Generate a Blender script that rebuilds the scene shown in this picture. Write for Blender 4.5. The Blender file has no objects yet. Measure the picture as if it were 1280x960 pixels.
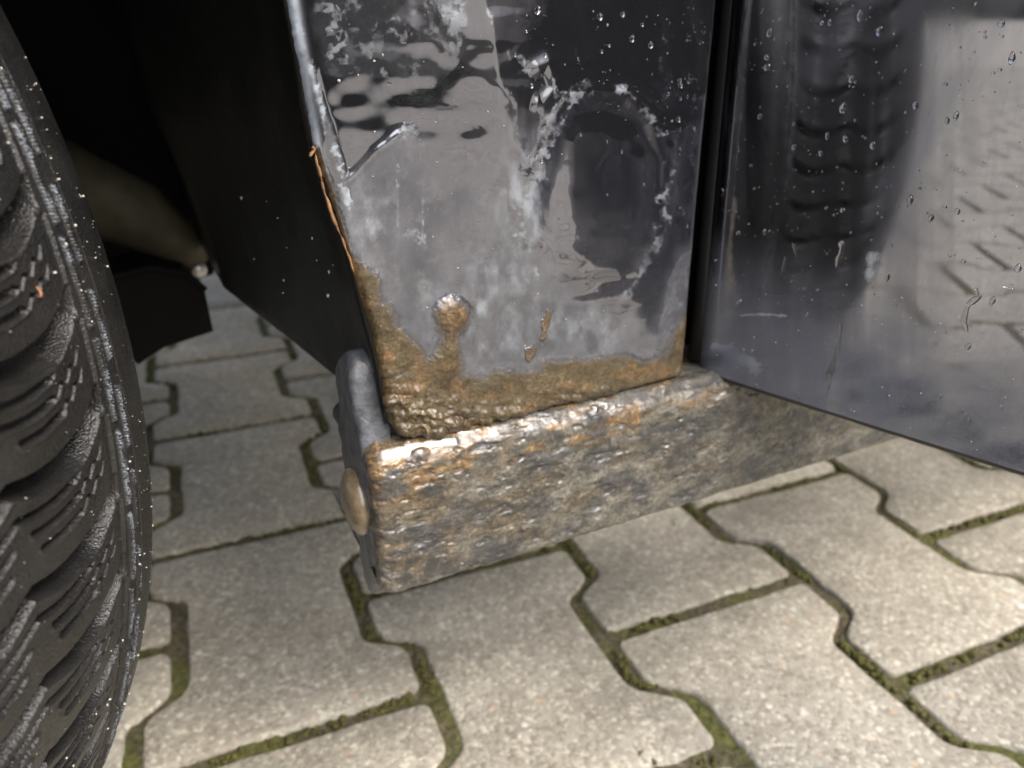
import bpy, math, random
import numpy as np
from mathutils import Vector, Matrix

# ------------------------------------------------------------------ camera, sky, sun, exposure
SC = bpy.context.scene
COL = SC.collection
RAD = math.radians
PITCH, ROLL, FPX, CAMH, HEAD = .419, -.007, 956.3, .3608, RAD(64)
_f = np.array([math.cos(HEAD) * math.cos(PITCH), math.sin(HEAD) * math.cos(PITCH), -math.sin(PITCH)])
_r = np.array([math.sin(HEAD), -math.cos(HEAD), 0.])
_u = np.cross(_r, _f)
_c, _s = math.cos(ROLL), math.sin(ROLL)
CR, CU = _c * _r + _s * _u, -_s * _r + _c * _u
CP = np.array([0, 0, CAMH])

cam = bpy.data.cameras.new('camera')
camo = bpy.data.objects.new('camera', cam)
COL.objects.link(camo)
m = Matrix.Identity(4)
for i in range(3):
    m[i][0], m[i][1], m[i][2], m[i][3] = CR[i], CU[i], -_f[i], CP[i]
camo.matrix_world = m
cam.sensor_width = 36
cam.lens = FPX / 1280 * 36
cam.clip_start, cam.clip_end = .01, 500
cam.dof.use_dof = True
cam.dof.focus_distance = .218
cam.dof.aperture_fstop = 13.0
SC.camera = camo

world = bpy.data.worlds.new('World')
SC.world = world
world.use_nodes = True
wn = world.node_tree.nodes
wl = world.node_tree.links
sky = wn.new('ShaderNodeTexSky')
sky.sky_type = 'NISHITA'
sky.sun_disc = False
SUN_EL, SUN_AZ = RAD(53), RAD(-66)      # azimuth of the sun in the XY plane, from +X towards +Y
sky.sun_elevation = SUN_EL
sky.sun_rotation = math.pi / 2 - SUN_AZ
sky.air_density, sky.dust_density, sky.ozone_density = 1.0, 6.0, 1.0
hsv = wn.new('ShaderNodeHueSaturation')      # a veiled, nearly colourless sky
hsv.inputs['Saturation'].default_value = .55
wl.new(sky.outputs[0], hsv.inputs['Color'])
wl.new(hsv.outputs[0], wn['Background'].inputs[0])
wn['Background'].inputs[1].default_value = .15
sun = bpy.data.lights.new('sun', 'SUN')
sun.energy = .36
sun.angle = RAD(10)
sun.color = (1, .94, .86)
suno = bpy.data.objects.new('sun', sun)
COL.objects.link(suno)
sd = Vector((math.cos(SUN_EL) * math.cos(SUN_AZ), math.cos(SUN_EL) * math.sin(SUN_AZ), math.sin(SUN_EL)))
suno.rotation_euler = sd.to_track_quat('Z', 'Y').to_euler()
SC.view_settings.view_transform = 'Standard'
SC.view_settings.look = 'None'
SC.view_settings.exposure = 1.6
SC.view_settings.gamma = 1
SC.render.engine = 'CYCLES'
SC.cycles.max_bounces = 10
SC.cycles.glossy_bounces = 6
SC.cycles.transmission_bounces = 6

# ------------------------------------------------------------------ helpers
rng = np.random.default_rng(7)
random.seed(7)


def project(P):
    D = P - CP
    z = D @ _f
    z = np.where(np.abs(z) < 1e-6, 1e-6, z)
    return 640 + FPX * (D @ CR) / z, 480 - FPX * (D @ CU) / z


def hash2(ix, iy, seed):
    h = (ix.astype(np.int64) * 374761393 + iy.astype(np.int64) * 668265263 + seed * 1442695041) & 0xffffffff
    h = ((h ^ (h >> 13)) * 1274126177) & 0xffffffff
    h = (h ^ (h >> 16)) & 0xffffff
    return h / float(0xffffff)


def vnoise(x, y, seed=0):
    ix, iy = np.floor(x), np.floor(y)
    fx, fy = x - ix, y - iy
    fx = fx * fx * fx * (fx * (fx * 6 - 15) + 10)
    fy = fy * fy * fy * (fy * (fy * 6 - 15) + 10)
    a, b = hash2(ix, iy, seed), hash2(ix + 1, iy, seed)
    c, d = hash2(ix, iy + 1, seed), hash2(ix + 1, iy + 1, seed)
    return (a + (b - a) * fx) * (1 - fy) + (c + (d - c) * fx) * fy


def fbm(x, y, seed=0, octv=4, gain=.5):
    s, a, t = 0, 1, 0
    for k in range(octv):
        s = s + a * vnoise(x * 2 ** k + 17.3 * k, y * 2 ** k - 9.1 * k, seed + k)
        t += a
        a *= gain
    return s / t


def worley(x, y, seed=0):
    ix, iy = np.floor(x), np.floor(y)
    best = np.full(np.shape(x), 9.)
    for dx in (-1, 0, 1):
        for dy in (-1, 0, 1):
            cx, cy = ix + dx, iy + dy
            d = np.hypot(cx + .15 + .7 * hash2(cx, cy, seed) - x, cy + .15 + .7 * hash2(cx, cy, seed + 5) - y)
            best = np.minimum(best, d)
    return best


def sstep(a, b, x):
    t = np.clip((x - a) / (b - a), 0, 1)
    return t * t * (3 - 2 * t)


def seg_dist(x, y, pts):
    """distance to a polyline and the fraction along it"""
    best = np.full(np.shape(x), 1e9)
    tt = np.zeros(np.shape(x))
    n = len(pts) - 1
    for k in range(n):
        (ax, ay), (bx, by) = pts[k], pts[k + 1]
        dx, dy = bx - ax, by - ay
        t = np.clip(((x - ax) * dx + (y - ay) * dy) / (dx * dx + dy * dy + 1e-9), 0, 1)
        d = np.hypot(x - ax - t * dx, y - ay - t * dy)
        tt = np.where(d < best, (k + t) / n, tt)
        best = np.minimum(best, d)
    return best, tt


def poly_sd(x, y, pts):
    """signed distance to a polygon, positive inside"""
    d, _ = seg_dist(x, y, list(pts) + [pts[0]])
    ins = np.zeros(np.shape(x), bool)
    n = len(pts)
    for k in range(n):
        (ax, ay), (bx, by) = pts[k], pts[(k + 1) % n]
        c = ((ay > y) != (by > y)) & (x < (bx - ax) * (y - ay) / (by - ay + 1e-12) + ax)
        ins ^= c
    return np.where(ins, d, -d)


def link(o, parent=None, **props):
    COL.objects.link(o)
    if parent is not None:
        o.parent = parent
    for k, v in props.items():
        o[k] = v
    return o


def mesh_obj(name, V, Fc, mat, parent=None, smooth=True, **props):
    me = bpy.data.meshes.new(name)
    V = np.asarray(V, float)
    if isinstance(Fc, np.ndarray):
        n, k = Fc.shape
        me.vertices.add(len(V))
        me.vertices.foreach_set('co', V.astype(np.float32).ravel())
        me.loops.add(n * k)
        me.loops.foreach_set('vertex_index', Fc.astype(np.int32).ravel())
        me.polygons.add(n)
        me.polygons.foreach_set('loop_start', np.arange(0, n * k, k, dtype=np.int32))
        me.update(calc_edges=True)
        me.validate()
    else:
        me.from_pydata([tuple(v) for v in V], [], [tuple(q) for q in Fc])
    if smooth:
        me.polygons.foreach_set('use_smooth', np.ones(len(me.polygons), bool))
    if mat is not None:
        me.materials.append(mat)
    me.update()
    return link(bpy.data.objects.new(name, me), parent, **props)


def grid_faces(n, m, flip=False, wrap=False, base=0):
    i, j = np.meshgrid(np.arange(n - 1), np.arange(m if wrap else m - 1), indexing='ij')
    a = i * m + j
    b = i * m + (j + 1) % m
    q = np.stack([a, b, b + m, a + m], -1).reshape(-1, 4) + base
    return q[:, ::-1] if flip else q


def add_mask(o, name, rgba):
    at = o.data.color_attributes.new(name, 'FLOAT_COLOR', 'POINT')
    at.data.foreach_set('color', np.asarray(rgba, np.float32).ravel())


class Geo:
    """collects simple solids into one mesh"""
    def __init__(s):
        s.v, s.f = [], []

    def add(s, v, f):
        b = len(s.v)
        s.v += [tuple(p) for p in v]
        s.f += [tuple(b + i for i in q) for q in f]

    def box(s, lo, hi, bev=0.0, M=None):
        lo, hi = np.array(lo, float), np.array(hi, float)
        c, h = (lo + hi) / 2, (hi - lo) / 2
        b = min(bev, h.min() * .9)
        V, idx = [], {}
        for sx in (-1, 1):
            for sy in (-1, 1):
                for sz in (-1, 1):
                    for ax in range(3):
                        p = np.array([sx, sy, sz]) * (h - b)
                        p[ax] = (sx, sy, sz)[ax] * h[ax]
                        idx[(sx, sy, sz, ax)] = len(V)
                        V.append(c + p)
        Fs = []
        for ax in range(3):
            o1, o2 = [k for k in range(3) if k != ax]
            for sg in (-1, 1):
                q = []
                for a, d in ((-1, -1), (1, -1), (1, 1), (-1, 1)):
                    t = [0, 0, 0]
                    t[ax], t[o1], t[o2] = sg, a, d
                    q.append(idx[(*t, ax)])
                Fs.append(q)
        for a1 in range(3):
            for a2 in range(a1 + 1, 3):
                a3 = 3 - a1 - a2
                for g1 in (-1, 1):
                    for g2 in (-1, 1):
                        q = []
                        for ax, g3 in ((a1, -1), (a1, 1), (a2, 1), (a2, -1)):
                            t = [0, 0, 0]
                            t[a1], t[a2], t[a3] = g1, g2, g3
                            q.append(idx[(*t, ax)])
                        Fs.append(q)
        for sx in (-1, 1):
            for sy in (-1, 1):
                for sz in (-1, 1):
                    Fs.append([idx[(sx, sy, sz, k)] for k in range(3)])
        V = [M @ Vector(p) for p in V] if M is not None else V
        s.add(V, Fs)

    def lathe(s, prof, n, M):
        """prof: (radius, height) about local Z"""
        V, Fs = [], []
        for r, h in prof:
            for k in range(n):
                t = 2 * math.pi * k / n
                V.append(M @ Vector((r * math.cos(t), r * math.sin(t), h)))
        for i in range(len(prof) - 1):
            for k in range(n):
                a, b = i * n + k, i * n + (k + 1) % n
                Fs.append((a, b, b + n, a + n))
        Fs.append(tuple(range((len(prof) - 1) * n, len(prof) * n)))
        Fs.append(tuple(range(n - 1, -1, -1)))
        s.add(V, Fs)

    def tube(s, pts, rad, n=12):
        pts = [Vector(p) for p in pts]
        V, Fs = [], []
        for i, p in enumerate(pts):
            t = (pts[min(i + 1, len(pts) - 1)] - pts[max(i - 1, 0)]).normalized()
            a = t.orthogonal().normalized() if i == 0 else (a - t * a.dot(t)).normalized()
            b = t.cross(a)
            r = rad[i] if isinstance(rad, (list, tuple)) else rad
            for k in range(n):
                q = 2 * math.pi * k / n
                V.append(p + (a * math.cos(q) + b * math.sin(q)) * r)
        for i in range(len(pts) - 1):
            for k in range(n):
                x, y = i * n + k, i * n + (k + 1) % n
                Fs.append((x, y, y + n, x + n))
        Fs.append(tuple(range(n - 1, -1, -1)))
        Fs.append(tuple(range((len(pts) - 1) * n, len(pts) * n)))
        s.add(V, Fs)

    def build(s, name, mat, parent=None, smooth=False, **props):
        return mesh_obj(name, s.v, s.f, mat, parent, smooth, **props)


# ------------------------------------------------------------------ materials
class NT:
    def __init__(s, name):
        s.m = bpy.data.materials.new(name)
        s.m.use_nodes = True
        s.t = s.m.node_tree
        s.n, s.l = s.t.nodes, s.t.links
        s.b = s.n['Principled BSDF']

    def put(s, sock, v):
        if hasattr(v, 'is_output') or isinstance(v, bpy.types.NodeSocket):
            s.l.new(v, sock)
        elif v is not None:
            if isinstance(v, (tuple, list)) and len(v) == 3 and sock.type == 'RGBA':
                v = (*v, 1)
            sock.default_value = v

    def set(s, **kw):
        for k, v in kw.items():
            s.put(s.b.inputs[k.replace('_', ' ')], v)
        return s

    def obj(s):
        return s.n.new('ShaderNodeTexCoord').outputs['Object']

    def scale(s, vec, sc, rot=(0, 0, 0)):
        k = s.n.new('ShaderNodeMapping')
        s.l.new(vec, k.inputs[0])
        k.inputs['Scale'].default_value = sc
        k.inputs['Rotation'].default_value = rot
        return k.outputs[0]

    def noise(s, vec, scale, detail=4, rough=.5, dist=0, out=0):
        k = s.n.new('ShaderNodeTexNoise')
        if vec is not None:
            s.l.new(vec, k.inputs['Vector'])
        k.inputs['Scale'].default_value = scale
        k.inputs['Detail'].default_value = detail
        k.inputs['Roughness'].default_value = rough
        k.inputs['Distortion'].default_value = dist
        return k.outputs[out]

    def voro(s, vec, scale, out='Distance', feature='F1'):
        k = s.n.new('ShaderNodeTexVoronoi')
        k.feature = feature
        s.l.new(vec, k.inputs['Vector'])
        k.inputs['Scale'].default_value = scale
        return k.outputs[out]

    def ramp(s, f, stops):
        k = s.n.new('ShaderNodeValToRGB')
        s.put(k.inputs[0], f)
        e = k.color_ramp.elements
        while len(e) < len(stops):
            e.new(.5)
        for q, (p, c) in zip(e, stops):
            q.position = p
            q.color = (*c, 1) if isinstance(c, (tuple, list)) else (c, c, c, 1)
        return k.outputs[0]

    def mix(s, f, a, b, mode='MIX'):
        k = s.n.new('ShaderNodeMix')
        k.data_type = 'RGBA'
        k.blend_type = mode
        s.put(k.inputs[0], f)
        s.put(k.inputs[6], a)
        s.put(k.inputs[7], b)
        return k.outputs[2]

    def math(s, op, a, b=None, c=None, clamp=False):
        k = s.n.new('ShaderNodeMath')
        k.operation = op
        k.use_clamp = clamp
        for i, v in enumerate((a, b, c)):
            if v is not None:
                s.put(k.inputs[i], v)
        return k.outputs[0]

    def attr(s, name):
        k = s.n.new('ShaderNodeAttribute')
        k.attribute_name = name
        sp = s.n.new('ShaderNodeSeparateColor')
        s.l.new(k.outputs['Color'], sp.inputs[0])
        return sp.outputs[0], sp.outputs[1], sp.outputs[2], k.outputs['Alpha']

    def bump(s, h, strength=.5, dist=.001, prev=None):
        k = s.n.new('ShaderNodeBump')
        s.put(k.inputs['Height'], h)
        k.inputs['Strength'].default_value = strength
        k.inputs['Distance'].default_value = dist
        if prev is not None:
            s.l.new(prev, k.inputs['Normal'])
        return k.outputs[0]


PAINT_BASE, PAINT_METAL, PAINT_ROUGH = (.212, .216, .244), .96, .05


def paint_material():
    k = NT('dark_blue_paint')
    p = k.obj()
    ch = k.noise(k.scale(p, (1, 1, .25)), 260, 3)
    sm = k.noise(p, 14, 4)
    k.set(Base_Color=k.mix(k.ramp(ch, [(.55, 0), (.75, .5)]), PAINT_BASE, (.24, .25, .28)),
          Metallic=PAINT_METAL, Roughness=k.ramp(sm, [(.3, .03), (.75, .10)]),
          Normal=k.bump(k.noise(k.scale(p, (1, 1, .6)), 35, 2), .25, .0012))
    k.set(Coat_Weight=1., Coat_Roughness=.02)
    return k.m


def door_material():
    k = NT('door_paint')
    R, G, B, A = k.attr('mask')
    p = k.obj()
    scr = k.noise(k.scale(p, (8, 8, 1.2)), 120, 3, .6)
    film = k.noise(k.scale(p, (3, 3, .5)), 14, 4, .6)
    fine = k.noise(p, 900, 2)
    spk = k.ramp(k.voro(p, 420), [(.0, 1), (.09, 0)])
    spk = k.math('MULTIPLY', spk, k.ramp(k.noise(p, 60, 2), [(.5, 0), (.6, 1)]))
    base = k.mix(k.ramp(scr, [(.5, 0), (.8, .45)]), (.33, .338, .372), (.235, .245, .295))
    base = k.mix(k.math('MULTIPLY', spk, .5), base, (.5, .5, .5))
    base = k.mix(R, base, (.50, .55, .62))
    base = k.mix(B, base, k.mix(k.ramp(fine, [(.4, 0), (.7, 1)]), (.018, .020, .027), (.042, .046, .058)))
    ro = k.ramp(film, [(.35, .006), (.75, .035)])
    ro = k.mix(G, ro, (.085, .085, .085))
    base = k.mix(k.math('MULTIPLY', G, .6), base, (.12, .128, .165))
    ro = k.mix(R, ro, (.5, .5, .5))
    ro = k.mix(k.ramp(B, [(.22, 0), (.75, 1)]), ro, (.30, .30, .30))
    met = k.math('MULTIPLY', .99, k.math('SUBTRACT', 1., k.math('MAXIMUM', R, B, clamp=True)))
    bmp = k.bump(k.noise(k.scale(p, (1, 1, 1.6)), 22, 2), .035, .0006)
    k.set(Base_Color=base, Metallic=met, Roughness=ro, Normal=bmp, Specular_Tint=(.10, .10, .11))
    return k.m


def fender_material():
    """R rust, G dull haze over the paint, B pale scuffs and painted sky highlights, A orange rust"""
    k = NT('fender_paint_and_rust')
    R, G, B, A = k.attr('mask')
    p = k.obj()
    n1 = k.noise(p, 70, 5, .6)
    n2 = k.noise(p, 260, 5, .65)
    n3 = k.noise(p, 900, 3, .6)
    rust = k.ramp(k.math('ADD', k.math('MULTIPLY', n1, .5), k.math('MULTIPLY', n2, .5)),
                  [(.30, (.020, .014, .006)), (.42, (.058, .041, .019)), (.54, (.100, .073, .036)), (.70, (.17, .130, .072))])
    rust = k.mix(k.math('MULTIPLY', A, k.ramp(n2, [(.35, .25), (.6, 1)])), rust, (.20, .105, .042))
    rust = k.mix(.6, rust, k.ramp(n3, [(.3, .25), (.5, .8), (.7, 1.5)]), 'MULTIPLY')
    haze = k.ramp(k.math('ADD', k.math('MULTIPLY', n1, .6), k.math('MULTIPLY', n2, .4)),
                  [(.36, (.026, .027, .032)), (.50, (.066, .067, .075)), (.64, (.17, .175, .185))])
    scr = k.noise(k.scale(p, (6, 1, 1), (0, RAD(50), 0)), 160, 3)
    base = k.mix(k.ramp(scr, [(.5, 0), (.8, .5)]), PAINT_BASE, (.26, .27, .30))
    hz = k.math('MULTIPLY', k.math('MULTIPLY', G, k.math('SUBTRACT', 1., R)), k.ramp(n2, [(.25, .55), (.6, 1)]))
    base = k.mix(hz, base, haze)
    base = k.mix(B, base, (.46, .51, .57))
    rust = k.mix(k.math('MULTIPLY', G, .45), rust, (.060, .050, .034))
    base = k.mix(R, base, rust)
    nonmetal = k.math('MAXIMUM', R, k.math('MAXIMUM', B, k.math('MULTIPLY', hz, .8)), clamp=True)
    met = k.math('MULTIPLY', PAINT_METAL, k.math('SUBTRACT', 1., nonmetal))
    ro = k.mix(hz, (.035,) * 3, (.22,) * 3)
    ro = k.mix(B, ro, (.5,) * 3)
    ro = k.mix(R, ro, k.ramp(n2, [(.3, .22), (.7, .5)]))
    film = k.bump(k.noise(p, 55, 3, .5, .6), .09, .0008)
    fine = k.bump(k.math('MULTIPLY', n3, k.math('ADD', R, k.math('MULTIPLY', B, .4))), .55, .0006, film)
    fine = k.bump(k.math('MULTIPLY', n2, R), .4, .0010, fine)
    k.set(Base_Color=base, Metallic=met, Roughness=ro, Normal=fine,
          Coat_Weight=k.math('MULTIPLY', k.math('MAXIMUM', k.math('MULTIPLY', R, .5), k.math('MULTIPLY', hz, k.math('SUBTRACT', 1., B))), .6), Coat_Roughness=.05, Coat_Normal=film)
    return k.m


def sill_material():
    """R wet brown crust, G orange rust, B smooth grey primer, A dry dirt film"""
    k = NT('sill_rust_and_dirt')
    R, G, B, A = k.attr('mask')
    p = k.obj()
    ps = k.scale(p, (.55, 1, 1), (0, RAD(-12), 0))
    n1 = k.noise(ps, 75, 5, .6, .8)
    n2 = k.noise(ps, 240, 5, .65, .5)
    n3 = k.noise(p, 700, 4, .7)
    dirt = k.ramp(k.math('ADD', k.math('MULTIPLY', n1, .55), k.math('MULTIPLY', n2, .45)),
                  [(.33, (.024, .024, .023)), (.43, (.070, .066, .056)), (.52, (.130, .120, .096)), (.66, (.23, .215, .18))])
    brown = k.ramp(n2, [(.3, (.034, .026, .017)), (.5, (.095, .076, .050)), (.7, (.165, .135, .092))])
    orange = k.ramp(n2, [(.3, (.07, .038, .017)), (.5, (.19, .115, .05)), (.7, (.34, .23, .11))])
    grey = k.ramp(n2, [(.3, (.022, .022, .023)), (.55, (.062, .062, .062)), (.75, (.20, .20, .20))])
    c = k.mix(R, dirt, brown)
    c = k.mix(G, c, orange)
    c = k.mix(B, c, grey)
    c = k.mix(.6, c, k.ramp(n3, [(.34, .22), (.5, .85), (.64, 1.75)]), 'MULTIPLY')
    blot = k.noise(ps, 62, 7, .68, 1.0)
    c = k.mix(k.ramp(blot, [(.54, 0), (.62, .8)]), c, (.032, .032, .033))
    c = k.mix(k.ramp(blot, [(.30, .55), (.38, 0)]), c, (.33, .31, .27))
    scr = k.noise(k.scale(p, (3., 1, 18), (0, RAD(18), 0)), 60, 4, .7, 1.5)
    c = k.mix(k.ramp(scr, [(.60, 0), (.66, .6)]), c, (.03, .03, .03))
    ro = k.mix(A, k.ramp(n1, [(.35, .22), (.65, .45)]), (.05,) * 3)
    h = k.bump(n2, .32, .0010)
    h = k.bump(n3, .35, .0004, h)
    film = k.bump(k.noise(ps, 120, 3, .5, 1), .3, .0010)
    c = k.mix(k.math('MULTIPLY', A, .5), c, (.05, .045, .04))
    k.set(Base_Color=c, Metallic=0., Roughness=ro, Normal=h, Coat_Weight=k.math('MAXIMUM', A, .32), Coat_Roughness=k.math('SUBTRACT', .20, k.math('MULTIPLY', A, .15)), Coat_Normal=film)
    return k.m


def stone_material():
    k = NT('concrete_paving')
    p = k.obj()
    oi = k.n.new('ShaderNodeObjectInfo').outputs['Random']
    off = k.n.new('ShaderNodeVectorMath')
    off.operation = 'ADD'
    cb = k.n.new('ShaderNodeCombineXYZ')
    k.l.new(k.math('MULTIPLY', oi, 37.), cb.inputs[0])
    k.l.new(k.math('MULTIPLY', oi, 91.), cb.inputs[1])
    k.l.new(p, off.inputs[0])
    k.l.new(cb.outputs[0], off.inputs[1])
    q = off.outputs[0]
    big = k.noise(q, 14, 4, .6)
    mid = k.noise(q, 90, 4, .65)
    base = k.ramp(k.math('ADD', k.math('MULTIPLY', big, .5), k.math('MULTIPLY', mid, .5)),
                  [(.32, (.25, .228, .185)), (.5, (.345, .318, .265)), (.68, (.43, .405, .345))])
    v = k.n.new('ShaderNodeTexVoronoi')
    k.l.new(q, v.inputs['Vector'])
    v.inputs['Scale'].default_value = 400
    sp = k.n.new('ShaderNodeSeparateColor')
    k.l.new(v.outputs['Color'], sp.inputs[0])
    grain = k.ramp(sp.outputs[0], [(0, (.45, .42, .38)), (.35, (.8, .78, .74)), (.8, (1., 1., .98)), (.93, (1.45, 1.45, 1.38)), (1, (1.75, 1.75, 1.7))])
    base = k.mix(.6, base, grain, 'MULTIPLY')
    v2 = k.n.new('ShaderNodeTexVoronoi')
    k.l.new(q, v2.inputs['Vector'])
    v2.inputs['Scale'].default_value = 160
    s2 = k.n.new('ShaderNodeSeparateColor')
    k.l.new(v2.outputs['Color'], s2.inputs[0])
    peb = k.math('MULTIPLY', k.ramp(s2.outputs[1], [(.93, 0), (.95, 1)]), k.ramp(v2.outputs['Distance'], [(.25, 1), (.42, 0)]))
    base = k.mix(k.math('MULTIPLY', peb, .75), base, k.mix(s2.outputs[2], (.62, .60, .56), (.42, .30, .20)))
    base = k.mix(1., base, k.ramp(oi, [(0, .82), (.5, 1.), (1, 1.10)]), 'MULTIPLY')
    wet = k.noise(q, 6, 5, .62)
    base = k.mix(k.ramp(wet, [(.54, 0), (.68, .35)]), base, (.15, .135, .105))
    h = k.math('ADD', k.math('MULTIPLY', mid, .6), k.math('MULTIPLY', v.outputs['Distance'], -.8))
    k.set(Base_Color=base, Roughness=.85, Normal=k.bump(h, .45, .0014))
    return k.m


def soil_material():
    k = NT('joint_soil')
    p = k.obj()
    n1 = k.noise(p, 22, 4, .6)
    n2 = k.noise(p, 260, 4, .7)
    c = k.ramp(n2, [(.3, (.035, .028, .016)), (.5, (.095, .078, .048)), (.72, (.20, .17, .12))])
    ms = k.ramp(n2, [(.3, (.030, .034, .008)), (.6, (.12, .125, .022)), (.75, (.21, .20, .05))])
    k.set(Base_Color=k.mix(k.ramp(n1, [(.42, .0), (.6, .85)]), c, ms), Roughness=.95,
          Normal=k.bump(n2, 1., .003))
    return k.m


def simple(name, col, rough=.6, metal=0., bscale=0, bstr=.3, bdist=.001, var=.0, **kw):
    k = NT(name)
    p = k.obj()
    if var:
        n = k.noise(p, kw.pop('vscale', 60), 5, .65)
        k.set(Base_Color=k.ramp(n, [(.3, tuple(c * (1 - var) for c in col)), (.7, tuple(min(1, c * (1 + var)) for c in col))]))
    else:
        k.set(Base_Color=col)
    k.set(Roughness=rough, Metallic=metal, **kw)
    if bscale:
        k.set(Normal=k.bump(k.noise(p, bscale, 4, .6), bstr, bdist))
    return k.m


def rubber_material():
    k = NT('tyre_rubber')
    p = k.obj()
    n = k.noise(p, 1500, 2, .6)
    n2 = k.noise(p, 60, 4, .6)
    dust = k.ramp(k.voro(p, 620), [(0, 1), (.10, 0)])
    dust = k.math('MULTIPLY', dust, k.ramp(k.noise(p, 90, 3), [(.45, 0), (.6, .9)]))
    c = k.ramp(n2, [(.3, (.010, .010, .010)), (.7, (.022, .021, .0195))])
    c = k.mix(k.math('MULTIPLY', dust, .5), c, (.30, .28, .24))
    k.set(Base_Color=c, Roughness=k.ramp(n2, [(.3, .24), (.7, .38)]), Specular_IOR_Level=.5,
          Normal=k.bump(n, .75, .0005))
    R, G, B, A = k.attr('mask')
    c2 = k.mix(k.math('MULTIPLY', R, k.ramp(n, [(.42, 0), (.58, 1)])), c, (.27, .30, .35))  # bluish shimmer of the raised bars, put into the colour
    k.set(Base_Color=c2)
    return k.m


M_PAINT, M_DOOR, M_FENDER, M_SILL = paint_material(), door_material(), fender_material(), sill_material()
M_STONE, M_SOIL, M_RUBBER = stone_material(), soil_material(), rubber_material()
M_PLASTIC = simple('arch_liner_plastic', (.006, .006, .0055), .38, bscale=55, bstr=.35, bdist=.002, var=.35, vscale=30)
M_BLACK = simple('underbody_black', (.003, .003, .003), .7, bscale=80, var=.3, Specular_IOR_Level=.15)
M_ARM = simple('dirty_steel', (.075, .066, .038), .7, bscale=120, var=.35)
M_STEEL = simple('bright_steel', (.62, .60, .55), .35, .6)
M_DOOREDGE = simple('black_door_edge', (.012, .012, .012), .45)
M_GRIT = simple('pale_grit', (.42, .40, .34), .9)
M_FLAKE = simple('orange_rust_flake', (.26, .14, .062), .7, bscale=900, bstr=.5, bdist=.0004, var=.35, vscale=400)
M_TWIG = simple('dry_orange_leaf', (.26, .11, .045), .7)
M_RUSTBOLT = simple('rusty_bolt', (.20, .15, .09), .35, bscale=700, bstr=.5, bdist=.0005, var=.45, vscale=300, Coat_Weight=1.)
M_PRIMER = simple('grey_underseal', (.080, .084, .095), .42, bscale=260, bstr=.8, bdist=.0012, var=.55, vscale=160, Coat_Weight=.4)
M_MOSS = simple('green_moss', (.070, .066, .014), .95, var=.5, vscale=200)
M_UNDER = simple('pale_bounce_underside', (.34, .33, .31), .9, bscale=60, var=.3)  # pale tone put in to bounce light under the car
M_RIM = simple('grey_wheel_metal', (.35, .35, .36), .35, .8)


def water_material():
    k = NT('water')
    k.set(Base_Color=(1, 1, 1), Roughness=0., IOR=1.33, Transmission_Weight=1.)
    return k.m


M_WATER = water_material()

# ------------------------------------------------------------------ ground and paving
PW, PL, PD = .143, .10454, .0125          # column pitch, half length, tongue
PROT = RAD(-3.6546)
PC = np.array([.21093, -.4476])
_pc, _ps = math.cos(PROT), math.sin(PROT)


def from_paving(x, y):
    x, y = np.asarray(x) - PC[0], np.asarray(y) - PC[1]
    return np.stack([_pc * x - _ps * y, _ps * x + _pc * y], -1)


def to_paving(x, y):
    return _pc * x + _ps * y + PC[0], -_ps * x + _pc * y + PC[1]


# the bed the stones lie in: fine near the camera, one big sheet beyond
nb = 520
gx, gy = np.meshgrid(np.linspace(-.75, 1.35, nb), np.linspace(-.35, 1.75, nb), indexing='ij')
hz = -.0032 + .0034 * (fbm(gx * 60, gy * 60, 3, 4) - .5) * 2 * .6 + .003 * (vnoise(gx * 260, gy * 260, 9) - .5)
bed = mesh_obj('joint_soil', np.stack([gx, gy, hz], -1).reshape(-1, 3), grid_faces(nb, nb), M_SOIL, None, True, kind='structure')
g = Geo()
g.v = [(-150, -150, -.02), (150, -150, -.02), (150, 150, -.02), (-150, 150, -.02)]
g.f = [(0, 1, 2, 3)]
ground = g.build('ground', M_STONE, None, kind='structure')

GAP = .0051
CH = .008   # half length of the slanted step


def stone_outline(rough_seed=0, dens=True):
    a, b = PW / 2 + PD - GAP, PW / 2 - PD - GAP
    L = PL - GAP
    s = PL * .50
    half = [(b, 0), (b, s - CH), (a, s + CH), (a, L)]
    q = half + [(-x, y) for x, y in half[::-1]]
    low = [(-x, -y) for x, y in half[1:]] + [(x, -y) for x, y in half[1:][::-1]]
    pts = q + low
    # round the corners: subdivide twice by corner cutting of short length
    for rr in (.0042, .0018):
        out = []
        n = len(pts)
        for i in range(n):
            p, c, d = np.array(pts[i - 1]), np.array(pts[i]), np.array(pts[(i + 1) % n])
            l1, l2 = np.linalg.norm(p - c), np.linalg.norm(d - c)
            if l1 < 1e-6 or l2 < 1e-6 or abs(np.cross((p - c) / l1, (d - c) / l2)) < .08:
                out.append(tuple(c))
                continue
            r = min(rr, l1 * .4, l2 * .4)
            out.append(tuple(c + (p - c) / l1 * r))
            out.append(tuple(c + (d - c) / l2 * r))
        pts = out
    return pts


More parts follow.
